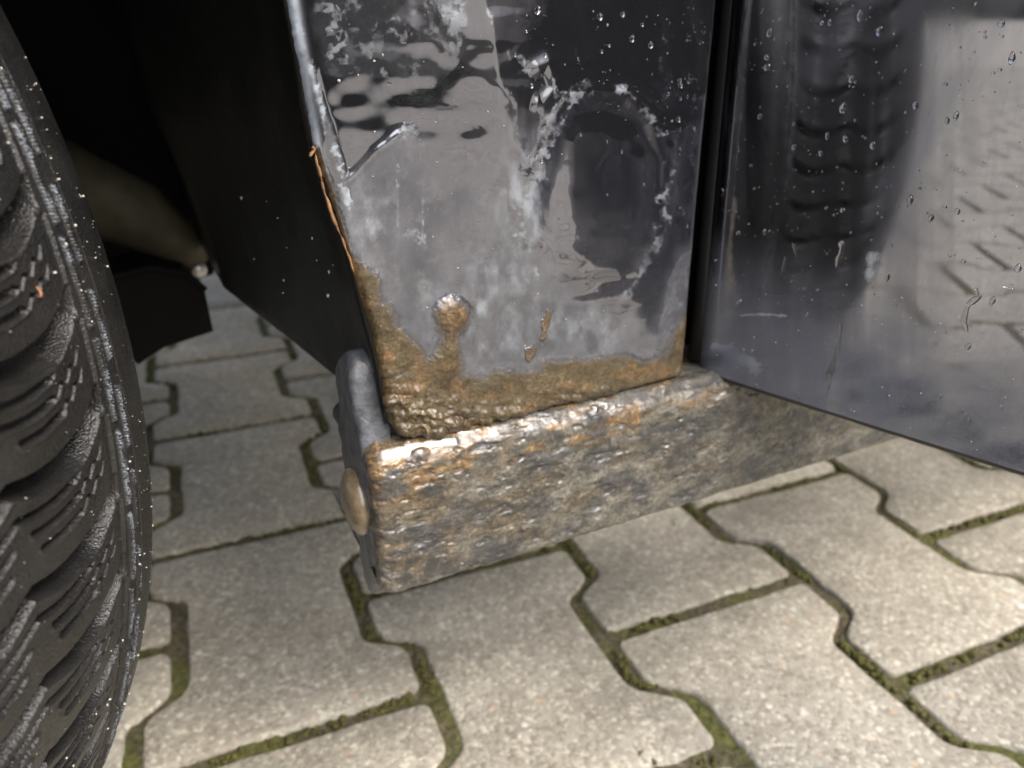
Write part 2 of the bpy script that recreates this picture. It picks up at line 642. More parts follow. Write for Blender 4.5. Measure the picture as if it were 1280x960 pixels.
def stone_mesh(name, seed, wear=.0012):
    out = np.array(stone_outline())
    # resample so the worn edge can wander
    res = []
    for i in range(len(out)):
        p, q = out[i], out[(i + 1) % len(out)]
        k = max(1, int(np.linalg.norm(q - p) / .012))
        for j in range(k):
            res.append(p + (q - p) * j / k)
    res = np.array(res)
    n = len(res)
    t = np.roll(res, -1, 0) - np.roll(res, 1, 0)
    nrm = np.stack([t[:, 1], -t[:, 0]], -1) / np.linalg.norm(t, axis=1)[:, None]
    if ((res * nrm).sum(1)).mean() < 0:
        nrm = -nrm
    w = (fbm(res[:, 0] * 70 + seed * 13, res[:, 1] * 70, seed, 3) - .5)[:, None] * wear * 2
    V, rings = [], [(0, -.03, 1), (0, -.0032, 1), (.0006, -.0013, 1), (.0014, -.0004, .9), (.0024, 0, .8)]
    for ins, z, k in rings:
        pp = res - nrm * (ins) + nrm * w * k
        V += [(x, y, z + (w[i, 0] * .3 if z > -.004 else 0)) for i, (x, y) in enumerate(pp)]
    Fc = []
    for r in range(len(rings) - 1):
        for i in range(n):
            j = (i + 1) % n
            Fc.append((r * n + i, r * n + j, (r + 1) * n + j, (r + 1) * n + i))
    Fc.append(tuple((len(rings) - 1) * n + i for i in range(n)))
    me = bpy.data.meshes.new(name)
    me.from_pydata(V, [], Fc)
    me.polygons.foreach_set('use_smooth', np.ones(len(me.polygons), bool))
    me.materials.append(M_STONE)
    # keep orientation outward
    me.update()
    if me.polygons[len(Fc) - 1].normal.z < 0:
        me.flip_normals()
    return me


paving = bpy.data.objects.new('paving', None)
link(paving, None, kind='structure')
variants = [stone_mesh('paving_stone', s) for s in range(5)]
cells = []
for c in range(-46, 60):
    for r in range(-34, 36):
        v = 2 * r + (1 if c % 2 == 0 else 0)        # even columns have their joints at even v
        xw, yw = from_paving((c + .5) * PW, -v * PL)
        cells.append((xw, yw))
near = []
for xw, yw in cells:
    P = np.array([[xw, yw, 0.]])
    px, py = project(P)
    dep = ((P - CP) @ _f)[0]
    inview = dep > .05 and -260 < px[0] < 1540 and 30 < py[0] < 1250
    near.append((0 if inview else 1, math.hypot(xw - .2, yw - .1), xw, yw))
near.sort()
for i, (iv, d, xw, yw) in enumerate(near[:300]):
    o = bpy.data.objects.new('paving_stone', variants[i % 5])
    o.location = (xw, yw, random.uniform(-.0012, .0012))
    o.rotation_euler = (random.uniform(-.006, .006), random.uniform(-.006, .006), PROT + random.uniform(-.006, .006) + (math.pi if random.random() < .5 else 0))
    link(o, paving)
# the stones farther off, joined
ol = np.array(stone_outline())
no = len(ol)
V, Fc = [], []
for iv, d, xw, yw in near[300:]:
    b = len(V)
    dz = random.uniform(-.001, .001)
    for s, z in ((1, -.02), (1, -.004), (.97, 0)):
        for x, y in ol * s:
            V.append((xw + _pc * x - _ps * y, yw + _ps * x + _pc * y, z + dz))
    for rr in range(2):
        for k in range(no):
            k2 = (k + 1) % no
            Fc.append((b + rr * no + k, b + rr * no + k2, b + (rr + 1) * no + k2, b + (rr + 1) * no + k))
    Fc.append(tuple(b + 2 * no + k for k in range(no)))
o = mesh_obj('distant_paving_stones', V, Fc, M_STONE, paving, False, kind='stuff')
if o.data.polygons[-1].normal.z < 0:
    o.data.flip_normals()

# invented dark foliage, out of view, added so the wet paint mirrors something dark
def added_hedge_material():
    k = NT('added_hedge_leaf')
    oi = k.noise(k.obj(), 3, 3)
    k.set(Base_Color=k.ramp(oi, [(.35, (.018, .030, .014)), (.65, (.05, .075, .03))]), Roughness=.5)
    return k.m


def added_hedge():
    t = link(bpy.data.objects.new('added_hedge', None), None, label='added dark green leaf mass, out of view, mirrored in the wet paint', category='added_hedge')
    n = 16000
    x = rng.uniform(-7, 2.6, n)
    top = 2.0 + .15 * fbm(x * 1.3, x * 0, 3, 3)
    z = rng.random(n) * top
    y = -6.2 - .9 * rng.random(n) + .25 * (fbm(x * 2, z * 2, 4, 3) - .5) * 2
    c = np.stack([x, y, z], -1)
    a = rng.normal(size=(n, 3))
    a /= np.linalg.norm(a, axis=1)[:, None]
    b = np.cross(a, rng.normal(size=(n, 3)))
    b /= np.linalg.norm(b, axis=1)[:, None]
    L = rng.uniform(.05, .10, n)[:, None]
    V = np.stack([c - a * L, c + b * L * .45, c + a * L, c - b * L * .45], 1).reshape(-1, 3)
    mesh_obj('foliage', V, np.arange(4 * n).reshape(-1, 4), added_hedge_material(), t, False, kind='stuff')
    g = Geo()
    g.box((-7, -6.75, -.01), (2.5, -6.5, 1.8), .05)
    g.build('woody_core', M_BLACK, t)


added_hedge()
g = Geo()
g.add([(2.75, -4., -.015), (11, -4., -.015), (11, -13., 1.7), (2.75, -13., 1.7), (2.75, -4., -.2), (11, -4., -.2), (11, -13., -.2), (2.75, -13., -.2)],
      [(0, 3, 2, 1), (0, 1, 5, 4), (1, 2, 6, 5), (2, 3, 7, 6), (3, 0, 4, 7)])
g.build('reflection_ramp', M_STONE, None, kind='structure')  # invented slope out of view, added to mirror as a pale band

# moss cushions along the joints: many small lumps in one mesh
ico = bpy.data.meshes.new('t')
import bmesh
bm = bmesh.new()
bmesh.ops.create_icosphere(bm, subdivisions=1, radius=1)
IV = np.array([v.co[:] for v in bm.verts])
IF = np.array([[v.index for v in f.verts] for f in bm.faces])
bm.free()
bpy.data.meshes.remove(ico)


def lumps(name, C, S, mat, parent=None, smooth=True, flat=None, **props):
    """C centres (n,3), S sizes (n,3)"""
    n = len(C)
    jit = 1 + .35 * (rng.random((n, len(IV), 1)) - .5)
    Vv = (C[:, None, :] + IV[None] * S[:, None, :] * jit).reshape(-1, 3)
    Ff = (IF[None] + (np.arange(n) * len(IV))[:, None, None]).reshape(-1, 3)
    return mesh_obj(name, Vv, Ff, mat, parent, smooth, **props)


pts = []
for c in range(0, 9):
    for _ in range(1500):
        v = rng.uniform(-6.5, 3.6)
        k = v - (0 if c % 2 == 0 else 1)
        # boundary c between columns c-1 and c
        ph = abs(((v - (0 if c % 2 == 0 else 1) + 1) % 2) - 1)      # 0 at the joint of column c
        sg = np.interp(ph, [0, .40, .60, 1], [-1, -1, 1, 1])
        pts.append((c * PW + sg * PD + rng.normal(0, .0016), -v * PL))
    for r in range(-4, 3):
        v = 2 * r + (0 if c % 2 == 0 else 1)
        for _ in range(190):
            pts.append(((c + rng.random()) * PW, -v * PL + rng.normal(0, .0016)))
pts = np.array(pts)
mn = fbm(pts[:, 0] * 22, pts[:, 1] * 22, 21, 3)
w2 = from_paving(pts[:, 0], pts[:, 1])
keep = rng.random(len(pts)) < sstep(.46, .70, mn) * .8 * np.where(w2[:, 1] > .5, .25, 1)
w2, mn = w2[keep], mn[keep]
sz = rng.uniform(.0010, .0026, len(w2))
lumps('moss', np.c_[w2, -.0026 + sz * .25 + .003 * (mn - .45)], np.c_[sz, sz, sz * .8], M_MOSS, None, True, kind='stuff',
      label='green and brown moss growing in the joints of the paving', category='moss')

# ------------------------------------------------------------------ the car
car = bpy.data.objects.new('parked_car', None)
link(car, None, label='dark blue wet car with a rusty front wing corner and its front door open', category='car')

YF = .227           # plane of the wing
AX, AZ, AR = -.300, .300, .357     # wheel arch centre and radius


def yprof(z):
    t = np.clip((np.asarray(z, float) - .412) / .20, 0, 1)
    u_ = np.clip((np.asarray(z, float) - .64) / .12, 0, 1)
    return YF - .095 * t * t * (3 - 2 * t) + .06 * u_ * u_


def wing_fall(u, v):
    """how far the wing falls back behind its front plane, right of a bend added to mirror the dark door"""
    bend = np.interp(v, [-80, 0, 200, 350, 460], [598, 603, 640, 692, 760])
    e = (u - bend) * (1. / FPX) * .29
    return .050 * np.where(e > 0, np.sqrt(e * e + .0015 ** 2) - .0015, 0)


# --- front wing, lower corner (fine grid)
def build_fender():
    nu, nv = 620, 660
    # param along x: 0..1 flat, with rolled edges on both sides; z from below upward
    re = .0032
    arc = math.pi / 2 * re
    # lateral positions relative: left roll
    uL = np.linspace(-arc - .010, 0, 47)[:-1]
    uM = np.linspace(0, 1, nu - 46 - 26)
    uR = np.linspace(0, arc + .006, 27)[1:]
    zr = .0026
    zarc = math.pi / 2 * zr
    zb = np.linspace(-zarc - .010, 0, 41)[:-1]
    zm = np.linspace(0, 1, nv - 40)
    Z0, Z1 = .2352 + zr, .41

    def roll(e, r):
        """e>=0 beyond the flat part -> lateral, inward"""
        a = np.clip(e / r, 0, math.pi / 2)
        ex = np.clip(e - math.pi / 2 * r, 0, None)
        return r * np.sin(a), r * (1 - np.cos(a)) + ex
    z = np.concatenate([np.full(len(zb), Z0), Z0 + zm * (Z1 - Z0)])
    lz, iz = roll(np.concatenate([-zb, np.zeros(len(zm))]), zr)
    z = z - lz
    # left boundary as a function of z
    xl = np.interp(z, [.235, .2375, .242, .250, .265, .2994, .333, .3715, .41],
                   [.0695, .0672, .0655, .0647, .0634, .0570, .0497, .0468, .0447])
    xl = np.where(z < .25, .0647 + .006 * np.clip((.2475 - z) / .0125, 0, 1) ** 2.2, xl)
    xr = np.interp(z, [.235, .37, .41], [.1900, .1930, .1938])
    X = np.zeros((len(z), nu))
    Yin = np.zeros((len(z), nu))
    for side in range(3):
        pass
    lx, il = roll(-uL, re)
    rel = np.interp(z, [.30, .34, .40], [1., 1.25, 1.7])[:, None]
    rx, ir = roll(uR, re)
    X[:, :46] = (xl[:, None] + re * rel) - lx[None] * rel
    Yin[:, :46] = il[None] * rel
    k = nu - 26
    X[:, 46:k] = (xl[:, None] + re * rel) + uM[None] * ((xr - re - xl)[:, None] - re * rel)
    X[:, k:] = (xr - re)[:, None] + rx[None]
    Yin[:, k:] = ir[None]
    Zg = np.repeat(z[:, None], nu, 1)
    inw = np.maximum(Yin, iz[:, None])
    inw = np.where((Yin > 0) & (iz[:, None] > 0), np.minimum(Yin + iz[:, None], .0135), inw)
    Y = YF + inw
    Pp = np.stack([X, Y, Zg], -1)
    u, v = project(Pp)
    Y = Y + wing_fall(u, v)
    Pp = np.stack([X, Y, Zg], -1)
    # ---------------- masks
    wx = u + 9 * (fbm(u / 26, v / 26, 31, 4) - .5) * 2
    wy = v + 9 * (fbm(u / 26, v / 26, 47, 4) - .5) * 2
    rp = [(380, 180), (396, 186), (412, 235), (436, 300), (446, 326), (470, 338), (477, 368), (497, 402), (520, 428), (536, 446),
          (560, 462), (600, 468), (650, 464), (688, 452), (720, 448), (752, 450), (786, 446), (806, 450), (832, 442), (846, 416), (860, 396),
          (900, 380), (920, 620), (420, 620), (400, 300)]
    sd = poly_sd(wx, wy, rp)
    dk, _ = seg_dist(u, v, [(563, 398), (561, 425), (553, 470)])
    dk2 = np.hypot(u - 565 + 2.5 * (fbm(u / 12, v / 12, 81, 3) - .5) * 2, (v - 395) * 1.02)
    wob = 3 * (fbm(u / 14, v / 14, 5, 3) - .5)
    ka, kb_ = 23 - dk2, 13 + np.clip((v - 425) / 40, 0, 1) * 12 - dk
    kh = np.clip(.5 + .5 * (ka - kb_) / 12, 0, 1)
    key = kb_ + (ka - kb_) * kh + 12 * kh * (1 - kh) + wob * 1.5
    sdr = np.maximum(sd, key)
    rust = sstep(-6, 8, sdr + 5 * (fbm(u / 5, v / 5, 161, 3) - .5))
    back = (Yin > re * .8) | (iz[:, None] > zr * .8)
    rust = np.where((v > 185) & (np.arange(nu)[None] < 46) & (Yin > re * .35), 1, rust)
    orange = .42 * sstep(.50, .72, fbm(u / 22, v / 13, 71, 5)) * sstep(-2, 6, sdr)
    dl, _ = seg_dist(u, v, [(395, 195), (412, 255), (440, 330), (460, 450)])
    orange = np.maximum(orange, sstep(9, 1, dl) * .9)
    orange = np.maximum(orange, sstep(30, 5, np.hypot(u - 565, v - 392)) * .6)
    # gold flecks showing through the haze
    for (cx, cy, rx_, ry_) in ((683, 402, 6, 20), (679, 420, 5, 8), (662, 442, 8, 10), (790, 460, 8, 6), (486, 446, 9, 8)):
        q = 1 - np.hypot((u - cx + (v - cy) * .18) / rx_, (v - cy) / ry_) + .9 * (fbm(u / 5, v / 5, 8, 3) - .5)
        fl = sstep(0, .3, q)
        rust = np.maximum(rust, fl * .95)
        orange = np.maximum(orange, fl)
    # haze
    hp = [(424, 226), (470, 190), (505, 160), (530, 178), (545, 215), (610, 225), (640, 300), (660, 332), (702, 352), (716, 380), (742, 392),
          (780, 412), (812, 420), (830, 404), (838, 360), (856, 326), (880, 312), (880, 480), (430, 480), (430, 330)]
    hs = poly_sd(wx, wy, hp)
    haze = sstep(-30, 45, hs + 30 * (fbm(u / 30, v / 30, 93, 4) - .5)) * np.clip(.15 + 1.9 * (fbm(u / 38, v / 48, 91, 5) - .22), 0, 1)
    dpol = poly_sd(wx * .5 + u * .5, wy * .5 + v * .5, [(700, 290), (720, 345), (722, 380), (760, 395), (800, 410), (832, 390), (842, 330), (810, 300), (760, 270)])
    haze *= 1 - .9 * sstep(-6, 12, dpol)
    hs2 = poly_sd(wx * .5 + u * .5, wy * .5 + v * .5, [(870, 314), (856, 322), (838, 356), (828, 400), (822, 430), (838, 446), (852, 420), (862, 395)])
    haze = np.maximum(haze, sstep(-2, 5, hs2) * .95)
    # upper left mottled patch
    up = poly_sd(wx, wy, [(378, -60), (388, 40), (402, 90), (440, 110), (480, 98), (510, 118), (560, 96), (585, 60), (590, -60)])
    mott = fbm(u / 34, v / 22, 111, 5)
    haze = np.maximum(haze, sstep(0, 12, up) * sstep(.50, .70, mott) * .32)
    haze = np.maximum(haze, sstep(-2, 16, up + 14 * (fbm(u / 16, v / 16, 95, 3) - .5)) * .10)
    sc_up = sstep(0, 12, up) * sstep(.55, .75, fbm(u / 26, v / 30, 119, 4)) * .5
    # edge bead of the worn left fold
    df, _ = seg_dist(u, v, [(352, -40), (368, 20), (384, 80), (402, 140), (424, 205), (440, 290)])
    haze = np.maximum(haze, sstep(9, 2, df) * .6)
    # ---------------- pale scuffs, and sky highlights painted along the ridges
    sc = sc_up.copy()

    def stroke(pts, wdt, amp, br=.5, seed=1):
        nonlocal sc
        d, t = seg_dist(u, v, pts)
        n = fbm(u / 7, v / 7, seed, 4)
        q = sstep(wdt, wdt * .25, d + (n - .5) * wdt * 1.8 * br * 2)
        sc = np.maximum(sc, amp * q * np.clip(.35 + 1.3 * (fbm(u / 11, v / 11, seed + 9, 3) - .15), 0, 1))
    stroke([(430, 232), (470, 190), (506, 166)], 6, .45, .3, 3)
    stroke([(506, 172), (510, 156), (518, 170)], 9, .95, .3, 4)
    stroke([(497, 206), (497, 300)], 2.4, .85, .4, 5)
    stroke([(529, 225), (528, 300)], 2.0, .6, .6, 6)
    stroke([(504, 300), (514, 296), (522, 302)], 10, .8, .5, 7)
    stroke([(660, 345), (652, 300), (662, 250), (680, 195), (692, 152), (708, 128), (730, 112)], 11, .75, .9, 8)  # whitish sky highlight painted along the arched ridge
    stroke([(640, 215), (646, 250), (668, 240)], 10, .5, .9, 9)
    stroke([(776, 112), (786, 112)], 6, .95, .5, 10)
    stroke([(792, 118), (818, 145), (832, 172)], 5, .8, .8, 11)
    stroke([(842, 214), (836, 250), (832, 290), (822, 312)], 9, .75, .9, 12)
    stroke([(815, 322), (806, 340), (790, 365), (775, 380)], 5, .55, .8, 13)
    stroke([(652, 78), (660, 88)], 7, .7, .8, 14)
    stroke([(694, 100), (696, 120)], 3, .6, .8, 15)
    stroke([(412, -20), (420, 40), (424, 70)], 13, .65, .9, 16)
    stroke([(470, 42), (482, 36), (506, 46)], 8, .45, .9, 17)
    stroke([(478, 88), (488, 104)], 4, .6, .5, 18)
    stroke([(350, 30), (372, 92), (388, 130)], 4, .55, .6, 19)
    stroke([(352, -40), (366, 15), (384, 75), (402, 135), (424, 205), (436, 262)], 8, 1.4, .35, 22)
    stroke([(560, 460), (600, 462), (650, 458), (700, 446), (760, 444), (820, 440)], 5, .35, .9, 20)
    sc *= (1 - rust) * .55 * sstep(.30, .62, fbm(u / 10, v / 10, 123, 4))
    # ---------------- relief, metres outward
    h = np.zeros_like(u)
    mm = .001
    # rust crust: lumps low down, smoother near its upper rim
    low = sstep(20, 70, np.minimum(sdr, 90)) * sstep(455, 505, v + .233 * (u - 490)) + sstep(55, 10, u - 445) * sstep(420, 470, v)
    low = np.clip(low, 0, 1)
    l1 = np.clip(1 - worley(u / 20 + .5 * fbm(u / 12, v / 12, 2), v / 13, 13) * 1.25, 0, 1)
    l2 = np.clip(1 - worley(u / 7, v / 6, 19) * 1.2, 0, 1)
    h += rust * mm * (.25 + low * (3.0 * l1 ** .7 * sstep(.3, .5, fbm(u / 40, v / 30, 4)) + .6 * l2 + .9 * (fbm(u / 18, v / 14, 6, 5) - .5)))
    h += rust * mm * .7 * (fbm(u / 9, v / 8, 61, 5) - .5)
    # key shaped blister
    kb = np.sqrt(np.clip(1 - (dk2 / 24) ** 2, 0, 1))
    h += mm * 2.3 * sstep(-5, 22, key) ** .8 * sstep(500, 420, v) * (.75 + .5 * fbm(u / 9, v / 9, 83, 3))
    # paint film standing proud at the rim of the rust
    h += mm * .16 * sstep(-16, -2, sdr) * (1 - rust)

    def ridge(pts, wdt, amp, seed=1, rough=.5):
        nonlocal h
        d, t = seg_dist(u, v, pts)
        h += mm * amp * np.exp(-(d / wdt) ** 2) * (1 - rough + 2 * rough * fbm(u / 26, v / 26, seed, 2)) * np.clip(np.minimum(t, 1 - t) * 8, .0, 1)
    ridge([(648, 350), (652, 300), (664, 250), (682, 195), (694, 152), (712, 126), (744, 112), (790, 118), (822, 150), (842, 205), (838, 250), (826, 300), (806, 340), (780, 385)], 13, .42, 3, .12)
    ridge([(352, -60), (368, 20), (384, 80), (402, 140), (424, 205), (440, 290)], 8, .55, 4, .2)
    ridge([(430, 232), (470, 190), (508, 160)], 6, .35, 5, .3)
    ridge([(660, 90), (688, 78), (698, 110), (680, 132), (664, 128)], 9, .28, 6, .2)
    dome = poly_sd(u, v, [(700, 345), (697, 250), (702, 172), (722, 150), (758, 146), (796, 162), (822, 205), (824, 260), (806, 310), (776, 345)])
    h += mm * .40 * sstep(-10, 22, dome)
    # blistered field upper left, upper right
    h += mm * .045 * sstep(0, 30, up) * (fbm(u / 30, v / 30, 15, 3) - .5) * 2
    fr = poly_sd(u, v, [(826, 90), (895, 90), (885, 330), (832, 330), (846, 230)])
    h += mm * .16 * sstep(-4, 20, fr) * np.clip(fbm(u / 13, v / 19, 18, 2) - .5, 0, 1) * 2
    h += mm * .22 * sstep(28, 8, np.hypot((u - 655) / .8, (v - 165) / 2.4)) * (fbm(u / 18, v / 28, 23, 2) - .4)
    h += mm * .2 * sstep(24, 5, np.hypot(u - 788, (v - 78))) * (fbm(u / 9, v / 12, 28, 3) - .4)
    # standing water: low slow waves
    h += mm * .16 * (fbm(u / 60, v / 45, 77, 2) - .5) * 2 * sstep(500, 380, v)
    lw = poly_sd(u, v, [(690, 280), (830, 280), (850, 330), (835, 400), (700, 400)])
    h += mm * .06 * sstep(-10, 20, lw) * np.sin(v / 5.5 + 5 * fbm(u / 45, v / 40, 36, 2) + u / 40)
    h += mm * .008 * np.sin(v / 8 + 9 * fbm(u / 70, v / 60, 39, 2)) * sstep(260, 120, v) * sstep(640, 600, u)
    rl = sstep(0, re * 1.2, Yin)
    h *= np.where(iz[:, None] > zr * .8, .5, 1) * (1 - .45 * rl)
    h += mm * rl * (.5 * (fbm(u / 7, v / 7, 131, 3) - .5) + .4 * (fbm(u / 25, v / 25, 132, 2) - .5))
    # outward: -Y on the flat, turning to -X / -Z on the rolled edges
    a = np.zeros((len(z), nu, 3))
    cl = np.clip(Yin / re, 0, 1)
    sgn = np.where(np.arange(nu) < 46, -1, 1)[None]
    a[..., 1] = -(1 - .85 * cl)
    a[..., 0] = sgn * cl
    a[..., 2] = -np.clip(iz[:, None] / zr, 0, 1)
    a /= np.linalg.norm(a, axis=-1, keepdims=True)
    Pp = Pp + a * h[..., None]
    rim = sstep(20, 0, sdr + 16 * (fbm(u / 20, v / 20, 141, 3) - .5))
    haze = haze * (1 - rust) + rust * rim
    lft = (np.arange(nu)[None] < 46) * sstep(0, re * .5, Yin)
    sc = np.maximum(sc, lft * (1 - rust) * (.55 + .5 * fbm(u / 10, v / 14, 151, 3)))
    cl_ = np.exp(-((u - 655) / 34) ** 2 - ((v - 270) / 90) ** 2) + np.exp(-((u - 462) / 30) ** 2 - ((v - 275) / 60) ** 2) + .9 * np.exp(-((u - 600) / 60) ** 2 - ((v - 400) / 60) ** 2) + .9 * np.exp(-((u - 745) / 50) ** 2 - ((v - 410) / 26) ** 2)
    sc = np.maximum(sc, (1 - rust) * np.clip(cl_, 0, 1) * .55 * sstep(.30, .85, fbm(u / 14, v / 24, 171, 6)))
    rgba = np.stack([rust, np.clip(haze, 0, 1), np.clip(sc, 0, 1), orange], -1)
    V1 = Pp.reshape(-1, 3)
    F1 = grid_faces(len(z), nu)
    # --- upper part of the wing, round the arch
    n1, n2 = 90, 22
    th = np.linspace(math.asin((.4101 - AZ) / AR), math.pi - math.asin((.4101 - AZ) / AR), n1)
    X0, X1, ZT = .1938, -.92, .74
    rows = []
    for t in th:
        px, pz = AX + AR * math.cos(t), AZ + AR * math.sin(t)
        f = (th[-1] - t) / (th[-1] - th[0])
        per = [(X0, .4101), (X0, ZT), (X1, ZT), (X1, .4101)]
        L = [ZT - .4101, X0 - X1, ZT - .4101]
        d = (1 - f) * sum(L)
        for i in range(3):
            if d <= L[i] + 1e-9:
                break
            d -= L[i]
        A_, B_ = per[i], per[i + 1]
        q = d / L[i]
        ox, oz = A_[0] + (B_[0] - A_[0]) * q, A_[1] + (B_[1] - A_[1]) * q
        line = []
        for s in np.linspace(0, 1, n2):
            xx, zz_ = px + (ox - px) * s, pz + (oz - pz) * s
            if px > 0:
                xx += (.0447 - (AX + AR * math.cos(th[0]))) * (1 - s) * max(0, 1 - (zz_ - .41) / .12)
            uu_, vv_ = project(np.array([[xx, YF, .41]]))
            fall = float(wing_fall(uu_, vv_)[0]) * max(0, 1 - (zz_ - .41) / .15) if xx > .04 else 0.
            line.append((xx, float(yprof(zz_)) + fall, zz_))
        rows.append(line)
    V2 = np.array(rows).reshape(-1, 3)
    F2 = grid_faces(n1, n2, True, base=len(V1))
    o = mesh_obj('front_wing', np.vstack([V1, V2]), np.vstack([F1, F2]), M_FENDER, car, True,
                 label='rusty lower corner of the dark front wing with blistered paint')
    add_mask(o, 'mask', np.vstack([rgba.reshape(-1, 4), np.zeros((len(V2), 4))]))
    return o


fender = build_fender()

# loose flakes of rust standing off the wing's front edge
def flake(path, wid, seed):
    """a thin ragged strip of rust: path of (x, z) points on the wing's front edge"""
    path = np.array(path)
    t = np.linspace(0, len(path) - 1, 60)
    x, z = np.interp(t, range(len(path)), path[:, 0]), np.interp(t, range(len(path)), path[:, 1])
    w = wid * (.25 + 1.3 * fbm(t * 2.3 + seed * 7, t * 0, seed, 3)) * np.clip(np.minimum(t, t[-1] - t) * 2.5, .12, 1)
    o_ = .0009 * (fbm(t * 1.1 + seed, t * 0, seed + 3, 2) - .5)
    V = []
    for i in range(60):
        for sx, dy in ((-1, .0004), (0, -.0004), (1, .0004), (0, .0010)):
            V.append((x[i] + o_[i] + sx * w[i] / 2, YF + .0016 + dy + .6 * o_[i], z[i]))
    F_ = []
    for i in range(59):
        for q in range(4):
            F_.append((i * 4 + q, i * 4 + (q + 1) % 4, i * 4 + 4 + (q + 1) % 4, i * 4 + 4 + q))
    F_ += [(3, 2, 1, 0), (236, 237, 238, 239)]
    mesh_obj('rust_flake', V, F_, M_FLAKE, fender, True)


flake([(.0494, .3345), (.0487, .3330), (.0480, .3312)], .0012, 1)
flake([(.0494, .3325), (.0500, .3285), (.0504, .3240)], .0014, 2)
flake([(.0502, .3255), (.0512, .3200), (.0528, .3135), (.0545, .3075)], .0013, 3)
flake([(.0540, .3090), (.0560, .3020), (.0578, .2950)], .0009, 4)


# --- sill
def build_sill():
    # profile (y, z) from the inner top, over the shoulder, down the face, under
    prof = [(.275, .2330), (.245, .2337)]
    way = np.array([(.2340, .2344), (.2288, .2344), (.2268, .2337), (.2247, .2317), (.2227, .2297), (.2217, .2275), (.2216, .2258)])
    wa = np.concatenate([[0], np.cumsum(np.linalg.norm(np.diff(way, axis=0), axis=1))])
    wt = np.linspace(0, wa[-1], 46)
    sh_ = np.stack([np.interp(wt, wa, way[:, 0]), np.interp(wt, wa, way[:, 1])], -1)
    for _ in range(5):
        sh_[1:-1] = (sh_[:-2] + 2 * sh_[1:-1] + sh_[2:]) / 4
    prof += [tuple(q_) for q_ in sh_]
    z0 = prof[-1][1]
    for t in np.linspace(0, 1, 150)[1:]:
        prof.append((.2216 + .0006 * t, z0 + (.1785 - z0) * t))
    for a in np.linspace(180, 275, 30)[1:]:
        prof.append((.2262 + .0040 * math.cos(RAD(a)), .1785 + .0040 * math.sin(RAD(a))))
    prof += [(.245, .1748), (.300, .1765)]
    prof = np.array(prof)
    # x stations: rounded end, fine in view, coarse beyond
    xs = np.concatenate([np.linspace(.0550, .066, 44), np.linspace(.066, .30, 500)[1:], np.linspace(.30, .52, 90)[1:], np.linspace(.52, 1.9, 20)[1:]])
    ins = np.where(xs < .0610, .0060 - np.sqrt(np.clip(.0060 ** 2 - (.0610 - xs) ** 2, 0, None)), 0)
    t = np.gradient(prof, axis=0)
    nr = np.stack([t[:, 1], -t[:, 0]], -1)
    nr /= np.linalg.norm(nr, axis=1)[:, None]
    nr = np.where((nr[:, :1] * 0 + (nr[60, 0] > 0)), -nr, nr)       # outward = -Y on the face
    nx, npf = len(xs), len(prof)
    X = np.repeat(xs[:, None], npf, 1)
    Y = prof[None, :, 0] - ins[:, None] * nr[None, :, 0]
    Z = prof[None, :, 1] - ins[:, None] * nr[None, :, 1]
    sarc = np.concatenate([[0], np.cumsum(np.linalg.norm(np.diff(prof, axis=0), axis=1))])
    Sg = np.repeat(sarc[None], nx, 0)
    xm, sm = X * 1000, Sg * 1000
    # relief in mm
    fade = sstep(.34, .16, X)
    crust = .8 * (fbm(xm / 7, sm / 4.5, 3, 5) - .5) + .5 * np.clip(1 - worley(xm / 4.2, sm / 3.2, 7), 0, 1) * sstep(.45, .65, fbm(xm / 12, sm / 10, 9, 3))
    crust += .16 * (fbm(xm / 1.6, sm / 1.4, 12, 3) - .5)
    crust += .28 * (fbm(xm / 3.2, sm / 2.4, 15, 4) - .5) + .9 * sstep(.10, .058, X) * (fbm(xm / 5, sm / 4, 17, 4) - .5)
    crust -= .7 * sstep(.60, .76, fbm(xm / 8, sm / 4, 19, 4))
    h = crust * (.12 + .88 * fade)
    # broken water film on the shoulder: flat pools among the crust
    s_sh = sarc[2 + 20] * 1000
    shoulder = np.exp(-((sm - s_sh) / 4.0) ** 4)
    pool = sstep(.36, .44, fbm(xm / 7, sm / 3.6, 33, 4))
    h = h * (1 - shoulder * .45) * (1 - shoulder * pool * .96) + shoulder * pool * .2
    # pale stuck lumps and dents
    for (cx, cs, rx, rs, am) in ((.0735, .0525, .0034, .0018, .9), (.0800, .0640, .0040, .0016, .8), (.0705, .0475, .0016, .0010, .6), (.111, .030, .0026, .002, .5), (.105, .032, .0016, .0014, .5)):
        d = np.hypot((X - cx) / rx, (Sg - cs) / rs)
        h += am * np.sqrt(np.clip(1 - d * d, 0, 1))
    h *= .001
    P = np.stack([X, Y + h * nr[None, :, 0], Z + h * nr[None, :, 1]], -1)
    # masks
    brown = sstep(.44, .64, fbm(xm / 20, sm / 9, 41, 4) + .18 * sstep(.11, .06, X) - .06) * .8
    s_top = sarc[46] * 1000
    org = sstep(.48, .62, fbm(xm / 9, sm / 3.6, 51, 4) + .12 * sstep(.11, .065, X)) * np.exp(-(np.clip(sm - s_top - 2.5, 0, None) / (4 + 5 * sstep(.10, .06, X))) ** 2) * sstep(-5, -1, sm - s_sh) * sstep(.23, .15, X)
    org = np.maximum(org, .3 * sstep(.56, .74, fbm(xm / 8, sm / 6, 57, 4)) * sstep(.14, .07, X))
    gr = sstep(.50, .70, fbm(xm / 12, sm / 6, 61, 5)) * .75
    gr = np.maximum(gr, sstep(.0560, .0552, X) * .8)
    gr = np.where(Y > .252, 1, gr)
    dry = shoulder * pool
    dry = sstep(.25, .6, dry)
    rgba = np.stack([np.clip(brown, 0, 1), np.clip(org, 0, 1), np.clip(gr, 0, 1), dry], -1)
    V = P.reshape(-1, 3)
